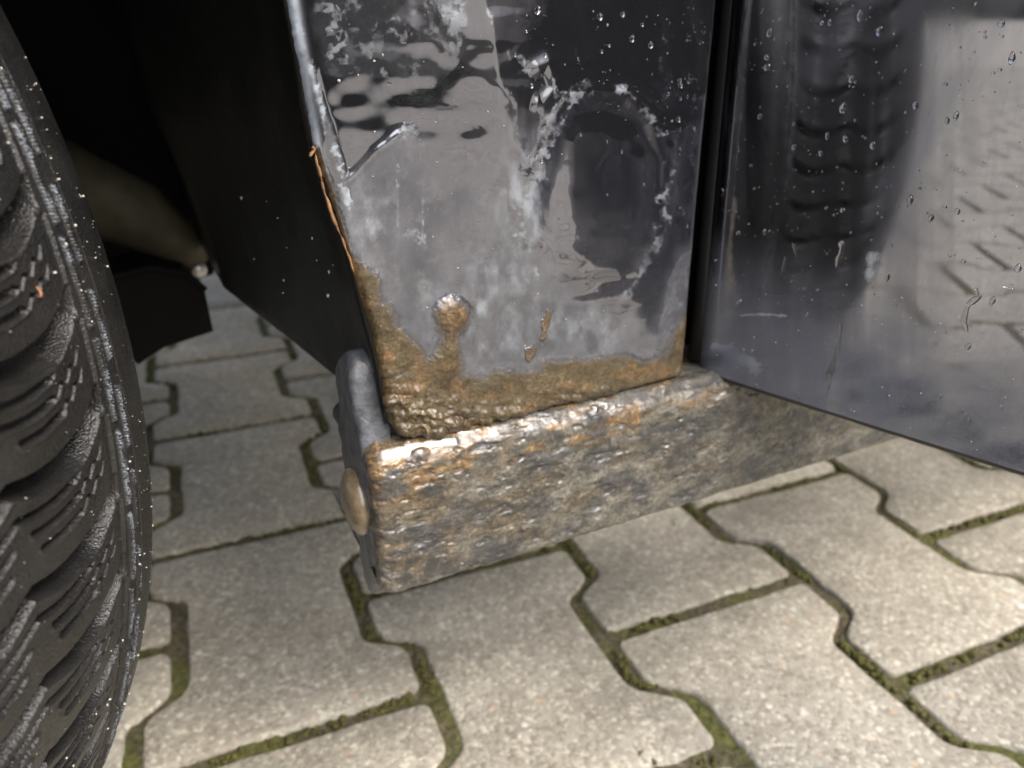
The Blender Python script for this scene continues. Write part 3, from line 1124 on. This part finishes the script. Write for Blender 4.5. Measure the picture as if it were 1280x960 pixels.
    Fq = grid_faces(nx, npf)
    o = mesh_obj('sill', V, Fq, M_SILL, car, True, label='rusty wet sill below the front wing and door')
    add_mask(o, 'mask', rgba.reshape(-1, 4))
    if o.data.polygons[300 * (npf - 1) + 100].normal.y > 0:
        o.data.flip_normals()
    # end plate facing the wheel
    pl = np.array([(.2330, .1830), (.2315, .192), (.2310, .215), (.2312, .2262), (.2320, .2330), (.2355, .2455), (.2390, .2605), (.2470, .2640), (.2590, .2560), (.2660, .238), (.2660, .218), (.262, .200), (.2560, .180), (.2470, .1620), (.2400, .1640), (.2350, .1765)])
    n = len(pl)
    sm_ = []
    for i in range(n):
        p0, p1, p2, p3 = pl[i - 1], pl[i], pl[(i + 1) % n], pl[(i + 2) % n]
        for t_ in (0, .25, .5, .75):
            sm_.append(.5 * (2 * p1 + (p2 - p0) * t_ + (2 * p0 - 5 * p1 + 4 * p2 - p3) * t_ ** 2 + (3 * p1 - p0 - 3 * p2 + p3) * t_ ** 3))
    sm_ = np.array(sm_)
    c = sm_.mean(0)
    V, Fs = [], []
    rg = [(1., .0660), (1., .0585), (.985, .0568), (.95, .0557), (.88, .0551), (.6, .0548), (.3, .0547)]
    for s_, x_ in rg:
        for (y_, z_) in c + (sm_ - c) * s_:
            V.append((x_ + .0022 * (float(fbm(np.array(y_ * 190), np.array(z_ * 190), 3, 3)) - .5), y_, z_))
    k = len(sm_)
    for r_ in range(len(rg) - 1):
        for i in range(k):
            j = (i + 1) % k
            Fs.append((r_ * k + i, r_ * k + j, (r_ + 1) * k + j, (r_ + 1) * k + i))
    Fs.append(tuple((len(rg) - 1) * k + i for i in range(k)))
    e = mesh_obj('end_plate', V, Fs, M_PRIMER, o, True, label='smooth grey end plate of the sill')
    G_ = Geo()
    M4 = Matrix.Translation((.0546, .2440, .2050)) @ Matrix.Rotation(RAD(-90), 4, 'Y')
    G_.lathe([(.0128, -.002), (.0128, .0012), (.0118, .0026), (.0095, .0040), (.0060, .0049), (.0025, .0053)], 40, M4)
    G_.build('sill_plug', M_RUSTBOLT, o, True, label='round brown plug in the end of the sill')
    return o


sill = build_sill()


# --- open door
DH = np.array([.1985, .2365])
DOOR_A = RAD(-66)
DD = np.array([math.cos(DOOR_A), math.sin(DOOR_A)])
DN = np.array([DD[1], -DD[0]])
DLEN, DZ0, DZ1 = 1.08, .2335, .86


def door_point(s, z, n):
    s, z, n = np.broadcast_arrays(s, z, n)
    return np.stack([DH[0] + DD[0] * s + DN[0] * n, DH[1] + DD[1] * s + DN[1] * n, z], -1)


def door_n(s, z):
    z = z + .05 * np.minimum(s, .4) * np.clip((.45 - z) / .2, 0, 1)
    n = -.10 * np.minimum(s, .25) ** 2 - .05 * np.clip(s - .25, 0, 9) - .035 * (z - .52) ** 2 - .0002 * sstep(.305, .232, z)
    return n


def build_door():
    ss = np.concatenate([np.linspace(0, .012, 16), np.linspace(.012, .32, 330)[1:], np.linspace(.32, DLEN, 60)[1:]])
    zz = np.concatenate([np.linspace(DZ0, .42, 260), np.linspace(.42, DZ1, 40)[1:]])
    S, Z = np.meshgrid(ss, zz, indexing='ij')
    Z = Z - .05 * np.minimum(S, .4) * np.clip((.45 - Z) / .2, 0, 1)
    rr = .009
    N = door_n(S, Z) - np.where(S < rr, rr - np.sqrt(np.clip(rr ** 2 - (rr - S) ** 2, 0, None)), 0)
    u, v = project(door_point(S, Z, N))
    vis = ((door_point(S, Z, N) - CP) @ _f) > .05
    mk = np.zeros_like(u)

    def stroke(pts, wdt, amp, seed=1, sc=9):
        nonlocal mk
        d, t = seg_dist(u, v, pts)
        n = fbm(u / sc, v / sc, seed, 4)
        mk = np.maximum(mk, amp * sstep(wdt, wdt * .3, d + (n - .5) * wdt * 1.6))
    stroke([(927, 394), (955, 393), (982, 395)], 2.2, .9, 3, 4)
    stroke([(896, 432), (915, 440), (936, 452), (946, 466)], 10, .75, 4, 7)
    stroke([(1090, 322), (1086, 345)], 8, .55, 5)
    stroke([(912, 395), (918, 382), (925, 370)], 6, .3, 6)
    mk *= vis
    dust = np.clip(sstep(.300, .238, Z + .05 * S) * (.5 + .75 * (fbm(u / 60, v / 30, 12, 4) - .2)), 0, 1) * .92  # dirt film low down; its dark tone also paints in a shaded reflection
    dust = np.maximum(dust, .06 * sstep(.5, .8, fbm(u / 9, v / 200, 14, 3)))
    wipe = sstep(.004, .02, S) * sstep(.098, .075, S) * (.35 + .65 * sstep(.3, .6, fbm(u / 16, v / 260, 44, 3)))  # wiped streaks; the tyre's dark reflection is also deepened here by colour
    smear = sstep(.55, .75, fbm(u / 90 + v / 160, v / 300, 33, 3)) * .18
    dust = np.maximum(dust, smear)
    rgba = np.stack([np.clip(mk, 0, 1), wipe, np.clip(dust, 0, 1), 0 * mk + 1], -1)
    V1 = door_point(S, Z, N)
    n1, n2 = S.shape
    # hem: roll the bottom edge under, then the inner skin
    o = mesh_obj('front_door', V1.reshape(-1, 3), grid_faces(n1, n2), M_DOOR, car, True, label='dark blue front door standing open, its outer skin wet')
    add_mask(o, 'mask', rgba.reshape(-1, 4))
    c = o.data.polygons[(n1 - 5) * (n2 - 1) + 100].normal
    if c.x > 0:
        o.data.flip_normals()
    # folded hem along the bottom and the inner panel
    hem = []
    sh = np.linspace(.002, DLEN, 220)
    zs = DZ0 - .05 * np.minimum(sh, .4)
    nb_ = door_n(sh, zs)
    ring = [(0.0, 0.0004), (-.0004, -.0012), (-.0016, -.0022), (-.0032, -.0022), (-.0046, -.0010), (-.005, .0015), (-.006, .012)]
    rows = [door_point(sh, zs + dz + .00035 * (vnoise(sh * 300, sh * 0, 4) - .5), nb_ + dn) for dn, dz in ring]
    Vh = np.stack(rows, 1).reshape(-1, 3)
    mesh_obj('door_hem', Vh, grid_faces(len(sh), len(ring)), M_DOOREDGE, o, True, label='black folded lower edge of the door')
    inner = Geo()
    v8 = []
    for s_, n_ in ((.012, -.0075), (DLEN - .01, -.0075), (DLEN - .01, -.06), (.012, -.06)):
        for z_ in (DZ0 + .003, DZ1 - .01):
            v8.append(door_point(s_, z_ - (.05 * min(s_, .4) if z_ < .5 else 0), n_ - .004 + float(door_n(np.array(s_), np.array(.5)))))
    inner.add(v8, [(0, 1, 3, 2), (2, 3, 5, 4), (4, 5, 7, 6), (6, 7, 1, 0), (1, 7, 5, 3), (0, 2, 4, 6)])
    inner.build('inner_panel', M_BLACK, o)
    # hinge side edge, coloured black for the gap's shade and its dark reflection
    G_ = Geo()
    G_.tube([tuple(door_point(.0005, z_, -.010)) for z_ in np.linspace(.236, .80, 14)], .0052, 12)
    G_.build('hinge_edge', M_DOOREDGE, o, True, label='rounded hinge side edge of the door, its shade and dark reflection painted black')
    # water drops
    C_, R_ = [], []
    kinds = []
    n = 0
    while n < 430:
        px = rng.uniform(878, 1278)
        py = rng.uniform(2, 560)
        if rng.random() > .35 + .65 * math.exp(-((px - 1000) / 130) ** 2) * (1 if py < 460 else .3):
            continue
        d = _f + CR * (px - 640) / FPX - CU * (py - 480) / FPX
        den = d[0] * DN[0] + d[1] * DN[1]
        t = ((DH - CP[:2]) @ DN) / den
        q = CP + d * t
        s_ = (q[:2] - DH) @ DD
        if s_ < .006 or q[2] < DZ0 + .004 - .05 * s_:
            continue
        big = rng.random()
        r = .00014 + .0009 * big ** 8 + .00026 * rng.random() ** 1.5
        C_.append((s_, q[2]))
        R_.append((r, r * rng.uniform(1.0, 1.9) if r > .0007 else r))
        n += 1
    drops('water_drops', C_, R_, o)
    # runs of water: long wavy beads
    G_ = Geo()
    for pts, w_ in (([(1048, 408), (1046, 430), (1043, 445), (1034, 470), (1030, 500)], .0011), ([(1052, 305), (1047, 322), (1043, 336)], .0013),
                    ([(1207, 385), (1202, 405), (1206, 418)], .0012), ([(1222, 372), (1208, 384)], .0016), ([(1216, 486), (1234, 490)], .0015),
                    ([(1218, 362), (1219, 375)], .0008), ([(1270, 485), (1279, 488)], .0012), ([(979, 322), (975, 345)], .0006), ([(989, 305), (993, 322)], .0007), ([(1252, 360), (1262, 364)], .0014)):
        p3 = []
        for (px, py) in pts:
            d = _f + CR * (px - 640) / FPX - CU * (py - 480) / FPX
            t = ((DH - CP[:2]) @ DN) / (d[0] * DN[0] + d[1] * DN[1])
            q = CP + d * t
            s_ = (q[:2] - DH) @ DD
            p3.append((s_, q[2]))
        p3 = np.array(p3)
        tt = np.linspace(0, len(p3) - 1, 5 * len(p3))
        sI, zI = np.interp(tt, range(len(p3)), p3[:, 0]), np.interp(tt, range(len(p3)), p3[:, 1])
        wI = w_ * (.45 + .75 * fbm(tt * 1.7 + px, tt * 0, 3, 2)) * np.sin(np.clip(tt / tt[-1], .06, .97) * math.pi) ** .35
        V_, F_ = [], []
        K = 7
        for i in range(len(tt)):
            for k in range(K):
                a = math.pi * k / (K - 1)
                V_.append(door_point(sI[i] + wI[i] * math.cos(a), zI[i], door_n(sI[i], zI[i]) + 2e-5 + .45 * wI[i] * math.sin(a)))
        for i in range(len(tt) - 1):
            for k in range(K - 1):
                F_.append((i * K + k, i * K + k + 1, (i + 1) * K + k + 1, (i + 1) * K + k))
        G_.add(V_, F_)
    G_.build('water_run', M_WATER, o, True, kind='stuff')
    return o


def drops(name, C_, R_, parent, plane='door'):
    na, nr = 12, 4
    V, Fq = [], []
    for (s_, z_), (rw, rh) in zip(C_, R_):
        b = len(V)
        ph = rng.uniform(0, 6.28)
        hh = .85 * rw
        ring = []
        for i in range(nr):
            f = 1 - i / nr
            hgt = hh * math.sin(math.acos(f)) if f < 1 else 0
            for k in range(na):
                a = 2 * math.pi * k / na
                wob = 1 + .10 * math.sin(2 * a + ph) + .06 * math.sin(3 * a + ph * 2)
                ds, dz = rw * f * wob * math.cos(a), rh * f * wob * math.sin(a)
                if dz > 0:
                    ds *= 1 - .25 * dz / rh * (rh > rw * 1.2)
                ring.append((s_ + ds, z_ + dz, hgt))
        ring.append((s_, z_ - .1 * rh, hh))
        A_ = np.array(ring)
        if plane == 'door':
            P3 = door_point(A_[:, 0], A_[:, 1], door_n(A_[:, 0], A_[:, 1]) + 2.5e-5 + A_[:, 2])
        else:
            uu_, vv_ = project(np.stack([A_[:, 0], np.full(len(A_), YF), A_[:, 1]], -1))
            P3 = np.stack([A_[:, 0], YF + float(wing_fall(uu_, vv_).mean()) - 6e-5 - A_[:, 2], A_[:, 1]], -1)
        V += [tuple(p) for p in P3]
        for i in range(nr - 1):
            for k in range(na):
                k2 = (k + 1) % na
                Fq.append((b + i * na + k, b + i * na + k2, b + (i + 1) * na + k2, b + (i + 1) * na + k))
        for k in range(na):
            Fq.append((b + (nr - 1) * na + k, b + (nr - 1) * na + (k + 1) % na, b + nr * na))
    return mesh_obj(name, V, Fq, M_WATER, parent, True, kind='stuff')


door = build_door()

# drops on the wing
C_, R_ = [], []
for _ in range(150):
    px, py = rng.uniform(610, 895), rng.uniform(5, 330)
    if rng.random() < .3:
        px, py = rng.uniform(820, 892), rng.uniform(90, 300)
    d = _f + CR * (px - 640) / FPX - CU * (py - 480) / FPX
    q = CP + d * (YF / d[1])
    if q[0] < .187:
        r = .00025 + .0008 * rng.random() ** 5
        C_.append((q[0], q[2]))
        R_.append((r, r * rng.uniform(1, 1.5)))
drops('water_drops', C_, R_, fender, 'wing')
n = 170
uu_, vv_ = rng.uniform(400, 890, n), rng.uniform(4, 470, n)
d_ = _f + CR * ((uu_ - 640) / FPX)[:, None] - CU * ((vv_ - 480) / FPX)[:, None]
q_ = CP + d_ * (YF / d_[:, 1])[:, None]
q_[:, 1] = YF + wing_fall(uu_, vv_) - .0001
ok_ = (q_[:, 0] < .187) & (q_[:, 0] > np.interp(q_[:, 2], [.25, .2994, .333, .3715], [.068, .061, .054, .051])) & (q_[:, 2] > .240)
q_ = q_[ok_]
lumps('grit', q_, (.00008 + .00026 * rng.random(len(q_)) ** 4)[:, None] * rng.uniform(.7, 1.5, (len(q_), 3)), M_GRIT, fender, True, kind='stuff')
n = 260
s_, z_ = rng.uniform(.006, .15, n), rng.uniform(.236, .375, n)
z_ = np.where(rng.random(n) < .5, .234 + .05 * rng.random(n), z_)
q_ = door_point(s_, z_ - .05 * s_, door_n(s_, z_ - .05 * s_) + .0001)
lumps('grit', q_, (.00007 + .00022 * rng.random(n) ** 4)[:, None] * rng.uniform(.7, 1.5, (n, 3)), M_GRIT, door, True, kind='stuff')


g = Geo()
g.box((.150, .250, .237), (.32, .30, .80), .004)
g.build('hinge_pillar', M_BLACK, car)


# --- wheel arch liner and what is behind it
def build_liner():
    nt, ny = 260, 90
    th = np.linspace(RAD(-9.2), RAD(186), nt)
    yy = np.linspace(YF + .004, .66, ny)
    T_, Y_ = np.meshgrid(th, yy, indexing='ij')
    zc = AZ + AR * np.sin(T_)
    xe = np.interp(zc, [.240, .250, .265, .2994, .333, .3715, .41], [.0650, .0645, .0632, .0568, .0495, .0466, .0445]) + .0008
    ra = np.where((T_ < .32) & (zc < .41), np.hypot(xe - AX, zc - AZ), AR)
    rad = ra - .0015 - .19 * np.clip(Y_ - .252, 0, .16) * np.where(T_ < .6, 1, .6) 
    rad += .0012 * (fbm(T_ * 18, Y_ * 40, 5, 3) - .5)
    X_, Z_ = AX + rad * np.cos(T_), AZ + rad * np.sin(T_)
    dip = np.where(T_ < 0, 1, 0)
    V = np.stack([X_, Y_, Z_], -1).reshape(-1, 3)
    o = mesh_obj('wheel_arch_liner', V, grid_faces(nt, ny), M_PLASTIC, car, True, label='black plastic liner of the wheel arch')
    sm = o.modifiers.new('thickness', 'SOLIDIFY')
    sm.thickness = .003
    sm.offset = 1
    # pale grit flecks stuck on it
    n = 26
    tt, yv = rng.uniform(-.14, .28, n), rng.uniform(YF + .012, .33, n)
    rd = AR - .0030 - .19 * np.clip(yv - .252, 0, .16)
    C3 = np.stack([AX + rd * np.cos(tt), yv, AZ + rd * np.sin(tt)], -1)
    s_ = (.00015 + .0004 * rng.random(n) ** 3)[:, None] * np.array([[1, 1, 1.4]])
    lumps('grit', C3, s_, M_GRIT, o, True, kind='stuff')
    return o


liner = build_liner()

g = Geo()
g.box((-.75, .66, .235), (.12, .70, .80), .01)
g.box((-.10, .60, .20), (.055, .66, .42), .012)
g.build('inner_wing', M_BLACK, car)
g = Geo()
g.box((-.33, .62, .165), (.036, .72, .30), .012)
g.build('subframe', M_BLACK, car)
g = Geo()     # steering or suspension casing seen behind the tyre
g.tube([(-.20, .60, .315), (-.10, .56, .298), (-.035, .535, .286), (.002, .52, .266), (.022, .515, .246), (.032, .515, .234)], [.024, .026, .025, .021, .014, .006], 20)
g.build('control_arm', M_ARM, car, True, label='dull olive brown arm behind the tyre')
g = Geo()
bp = [(-.034, .236), (-.016, .2415), (.0015, .2440), (.0195, .2385), (.0285, .2270), (.0293, .2015), (.0005, .1960), (-.0150, .1880), (-.034, .2080)]
nb2 = len(bp)
g.add([(x, .475, z) for x, z in bp] + [(x, .53, z) for x, z in bp],
      [tuple(range(nb2)), tuple(range(2 * nb2 - 1, nb2 - 1, -1))] + [(i_, i_ + nb2, (i_ + 1) % nb2 + nb2, (i_ + 1) % nb2) for i_ in range(nb2)])
g.tube([(-.034, .474, .237), (-.016, .474, .2425), (.0015, .474, .2450), (.0195, .474, .2395), (.0285, .474, .2280)], .0022, 8)
bush = g.build('mounting_bracket', M_BLACK, car, label='black bracket behind the tyre')
g = Geo()
g.lathe([(.0042, 0), (.0042, .003), (.0034, .0042), (.002, .005)], 16, Matrix.Translation((.0270, .468, .2420)) @ Matrix.Rotation(RAD(90), 4, 'X'))
g.build('bolt', M_STEEL, bush, True, label='small bright bolt end')


# --- body behind and above: bonnet, floor, cabin
def body():
    g = Geo()
    n = 14
    prof = []
    xs_ = np.linspace(-.92, .19, 12)
    rows = []
    for x in xs_:
        zt = .74 + .10 * sstep(-.95, .2, np.array(x))
        rows.append([(x, yprof(.74) - .0005 + (1.84 - 2 * yprof(.74)) * t, .7405 + (float(zt) - .72) * math.sin(math.pi * t) ** .5) for t in np.linspace(0, 1, n)])
    V = np.array(rows).reshape(-1, 3)
    mesh_obj('bonnet', V, grid_faces(12, n), M_PAINT, car, True)
    g = Geo()
    g.box((-1.05, .26, .36), (-.925, 1.58, .62), .05)
    g.build('front_bumper', M_PAINT, car)
    g = Geo()
    g.box((.20, .34, .36), (2.6, 1.56, .40), .01)
    g.box((-.80, .80, .36), (.20, 1.1, .70), .03)
    g.build('underbody', M_UNDER, car)
    # cabin: extruded side outline
    ol_ = [(.24, .38), (.24, .80), (.72, 1.36), (1.9, 1.40), (2.55, .95), (2.75, .60), (2.7, .40)]
    V, Fs = [], []
    for y in (.30, 1.56):
        k = .0
        for x, z in ol_:
            yy = y + (.10 if y < 1 else -.10) * max(0, (z - .8) / .6)
            V.append((x, yy, z))
    m_ = len(ol_)
    for i in range(m_):
        j = (i + 1) % m_
        Fs.append((i, j, m_ + j, m_ + i))
    Fs += [tuple(range(m_ - 1, -1, -1)), tuple(range(m_, 2 * m_))]
    mesh_obj('cabin', V, Fs, M_BLACK, car, False)


body()

# --- steered front wheel
WC = np.array([-.250, .358, .287])
ST = RAD(27)
WA = np.array([math.cos(ST), -math.sin(ST), 0])      # towards the rear of the wheel
WO = np.array([-math.sin(ST), -math.cos(ST), 0])     # towards the outer side
wheel = bpy.data.objects.new('front_wheel', None)
link(wheel, car)


GW_ = np.linspace(10, 190, 400)
GC_ = np.interp(GW_, [10, 30, 34, 40, 46, 55, 62, 69, 75, 81, 90, 110, 190], [30, 9, 5.2, 2, 0, -.8, 0, 2, 4, 6, 11, 24, 80]) - 6.3
for _ in range(40):
    GC_[1:-1] = (GC_[:-2] + 2 * GC_[1:-1] + GC_[2:]) / 4


def tread(a, w):
    """relief in mm, a = arc mm, w = mm from the inner shoulder"""
    w = 80 - np.abs(w - 80) - 10.5          # the tread mirrors about its middle
    a = a - 9.1
    p = 24.2
    Gc = np.interp(w, GW_, GC_)
    idx = np.floor((a - 14.2 - Gc) / p + .5)
    q = (a - 14.2 - Gc) - idx * p                     # 0 on the groove
    pa = np.where(q < 0, q + p, q)                    # 0..p upward from a groove
    blk = np.where(q < 0, idx - 1, idx)
    h = np.zeros_like(a)
    gw = np.interp(w, [30, 36, 44, 54, 66, 78, 88], [5., 7., 7.5, 6.0, 4.0, 2.6, 1.6])
    gd = np.interp(w, [31.8, 33.4, 37, 62, 76, 90], [.0, 6.5, 8.0, 7.0, 4.5, 0])
    h -= gd * sstep(1.75, 1.15, q) * (1 - np.clip((1.2 - q) / gw, 0, 1) ** 3.)
    lip = q + gw - 1.2
    h += .30 * np.exp(-((lip + .5) / .45) ** 2) * sstep(36, 44, w) * sstep(92, 80, w)
    # slots within a block
    for off, w0, w1 in ((17.2, 49, 70), (12.9, 49, 66), (8.6, 48.5, 63)):
        r = hash2(blk, blk * 0 + off, 3)
        wa, wb = w0 + 2 * (r - .5), w1 + 3 * (r - .5)
        d = np.hypot(np.maximum(np.maximum(wa - w, w - wb), 0), pa - off)
        h -= 2.2 * sstep(.95, .60, d)
        h += .42 * np.exp(-((d - 1.35) / .4) ** 2) * (pa < off)
        top_ = sstep(.4, 1.2, q - 1.2) + sstep(-.6, -1.6, q + gw - 1.2)
        # a thin zigzag cut running on to the shoulder
        zz_ = .75 * (2 * np.abs(((w - 36) / 4.6) % 1 * 2 - 1) - 1) + (49 - w) * .10
        h -= top_ * 1.3 * sstep(.50, .22, np.abs(pa - off - zz_)) * sstep(36, 37, w) * sstep(wa + .5, wa - .5, w)
        h += top_ * .22 * sstep(.75, .45, np.abs(pa - off - zz_ + .75)) * sstep(36, 37, w) * sstep(wa + .5, wa - .5, w)
    # long wedges over the middle of the tread
    for off, sl in ((7, .9), (16, .9)):
        d = np.abs(pa - off - (w - 76) * .25)
        wd = .6 + .9 * sstep(70, 95, w)
        h -= 1.6 * sstep(wd + .3, wd - .2, d) * sstep(69, 71, w)
    # a few raised moulding marks
    for (ca, cw) in ((-58.5, 72), (-61.5, 74), (-62.5, 78.5), (-67, 73)):
        d = np.hypot((a - ca) / 1.5, (w - cw) / 1.1)
        h += .7 * sstep(1.15, .8, d) - .5 * sstep(.55, .35, d)
    # saw-tooth line along the shoulder
    s2 = ((a - 8) / p) % 1
    wl_ = 32.6 - 1.6 * s2
    h += .55 * sstep(.55, .15, np.abs(w - wl_)) * sstep(0, .04, s2)
    h -= .35 * sstep(1.5, .6, np.abs(w - wl_ - 1.3)) * (w > wl_)
    # raised bars on the shoulder wall
    s3 = ((a - 3) / p) % 1
    kn = .22 * np.sin(a * 2 * math.pi / .8 + 2 * vnoise(a * 2, w, 4))
    h += (.9 + kn) * sstep(1.2, .6, np.abs(w - 28.4)) * sstep(.06, .10, s3) * sstep(.98, .94, s3)
    s4 = ((a + 9) / p) % 1
    h += (.8 + kn) * sstep(.9, .45, np.abs(w - 24.6)) * sstep(.16, .20, s4) * sstep(.92, .88, s4)
    h += .25 * sstep(.5, .2, np.abs(w - 21.6))
    rib = np.sin(w * 2 * math.pi / .9) * .10 * sstep(34, 33, w) * sstep(26, 28, w) * sstep(.0, .18, .22 - s2)
    h += rib
    h += .10 * (fbm(a / .9, w / .9, 5, 2) - .5)
    return h


def tyre_radius(w):
    """w in mm"""
    return np.interp(w, [-30, -18, -8, 0, 8, 16, 24, 32, 60, 75, 90, 118, 126, 134, 142, 150, 158, 168, 180],
                     [.192, .222, .249, .264, .2745, .2805, .2836, .2846, .2853, .2855, .2853, .2846, .2836, .2805, .2745, .264, .249, .222, .192])


def tyre_point(th, w, r):
    return WC + (r * np.cos(th))[..., None] * WA + (r * np.sin(th))[..., None] * np.array([0, 0, 1]) + (w * .001)[..., None] * WO


def build_tyre():
    # fine patch seen by the camera, coarse elsewhere: one ring of angles, one ring of widths
    ths = np.concatenate([np.linspace(-.62, .36, 1150), np.linspace(.36, 1.4, 700)[1:], np.linspace(1.4, 2 * math.pi - .62, 420)[1:-1]])
    ws = np.concatenate([np.linspace(-30, 18, 20), np.linspace(18, 90, 330)[1:], np.linspace(90, 180, 60)[1:]])
    wr = np.linspace(-32, 182, 430)
    rs = tyre_radius(wr)
    for _ in range(25):
        rs[1:-1] = (rs[:-2] + 2 * rs[1:-1] + rs[2:]) / 4
    T_, W_ = np.meshgrid(ths, ws, indexing='ij')
    R0 = np.interp(W_, wr, rs)
    drds = np.gradient(rs, wr * .001)
    sl = np.interp(W_, wr, drds)
    nn = np.sqrt(1 + sl ** 2)
    a = np.where(T_ > math.pi, T_ - 2 * math.pi, T_) * 285
    h = tread(a, W_) * .001
    r = R0 + h / nn
    w = W_ - h * 1000 * sl / nn
    V = tyre_point(T_, w, r).reshape(-1, 3)
    Fq = np.vstack([grid_faces(len(ths), len(ws)),
                    np.stack([(len(ths) - 1) * len(ws) + np.arange(len(ws) - 1), (len(ths) - 1) * len(ws) + 1 + np.arange(len(ws) - 1), 1 + np.arange(len(ws) - 1), np.arange(len(ws) - 1)], -1)])
    o = mesh_obj('tyre', V, Fq, M_RUBBER, wheel, True, label='black winter tyre with slotted tread blocks and grit')
    am, wm = a - 9.1, W_ - 10.5
    s3 = ((am - 3) / 24.2) % 1
    s4 = ((am + 9) / 24.2) % 1
    bar = sstep(1.1, .6, np.abs(wm - 28.4)) * sstep(.06, .10, s3) * sstep(.98, .94, s3)
    bar = np.maximum(bar, sstep(.8, .4, np.abs(wm - 24.6)) * sstep(.16, .20, s4) * sstep(.92, .88, s4))
    bar = .75 * bar * sstep(.42, .66, fbm(a / 7, W_ / 2.4, 5, 4) + .08)  # broken pale mask that paints the bars' shimmer
    add_mask(o, 'mask', np.stack([bar, 0 * bar, 0 * bar, 0 * bar + 1], -1).reshape(-1, 4))
    P_ = V[100 * len(ws) + 200] - WC
    nrm = o.data.polygons[100 * (len(ws) - 1) + 200].normal
    if nrm.dot(Vector(P_)) < 0:
        o.data.flip_normals()
    # grit in the tread
    n = 300
    th = rng.uniform(-.55, .34, n)
    wg = np.where(rng.random(n) < .55, rng.uniform(18, 42, n), rng.uniform(30, 85, n))
    rg_ = np.interp(wg, wr, rs) + tread(th * 285, wg) * .001
    C3 = tyre_point(th, wg, rg_ + .0001)
    s_ = (.00009 + .00036 * rng.random(n) ** 5)[:, None] * rng.uniform(.7, 1.4, (n, 3))
    lumps('grit', C3, s_, M_GRIT, wheel, True, kind='stuff')
    # rim
    g = Geo()
    M4 = Matrix.Translation(WC + WO * .075) @ Matrix(((WA[0], 0, WO[0], 0), (WA[1], 0, WO[1], 0), (0, 1, 0, 0), (0, 0, 0, 1)))
    g.lathe([(.10, -.07), (.175, -.095), (.193, -.10), (.188, -.07), (.16, -.05), (.155, .05), (.19, .08), (.194, .098), (.18, .095), (.15, .06), (.10, .05), (.04, .055)], 48, M4)
    g.build('rim', M_RIM, wheel, True)
    return rs, wr


rs_, wr_ = build_tyre()

# scrap of dry leaf stuck in a groove of the tread
th_, w_ = np.array(.093), np.array(53.)
c3 = tyre_point(th_, w_, np.array(.2845))
g = Geo()
g.tube([c3 + np.array(d) * .001 for d in ((.3, -.5, 1.8), (.7, -.6, 1.0), (.9, -.9, .3), (.8, -1.6, -.1), (.6, -2.4, .05))], [.00015, .0003, .00035, .0003, .0001], 7)
g.build('leaf_scrap', M_TWIG, None, True, label='tiny orange scrap of leaf caught in a groove of the tyre', category='leaf')
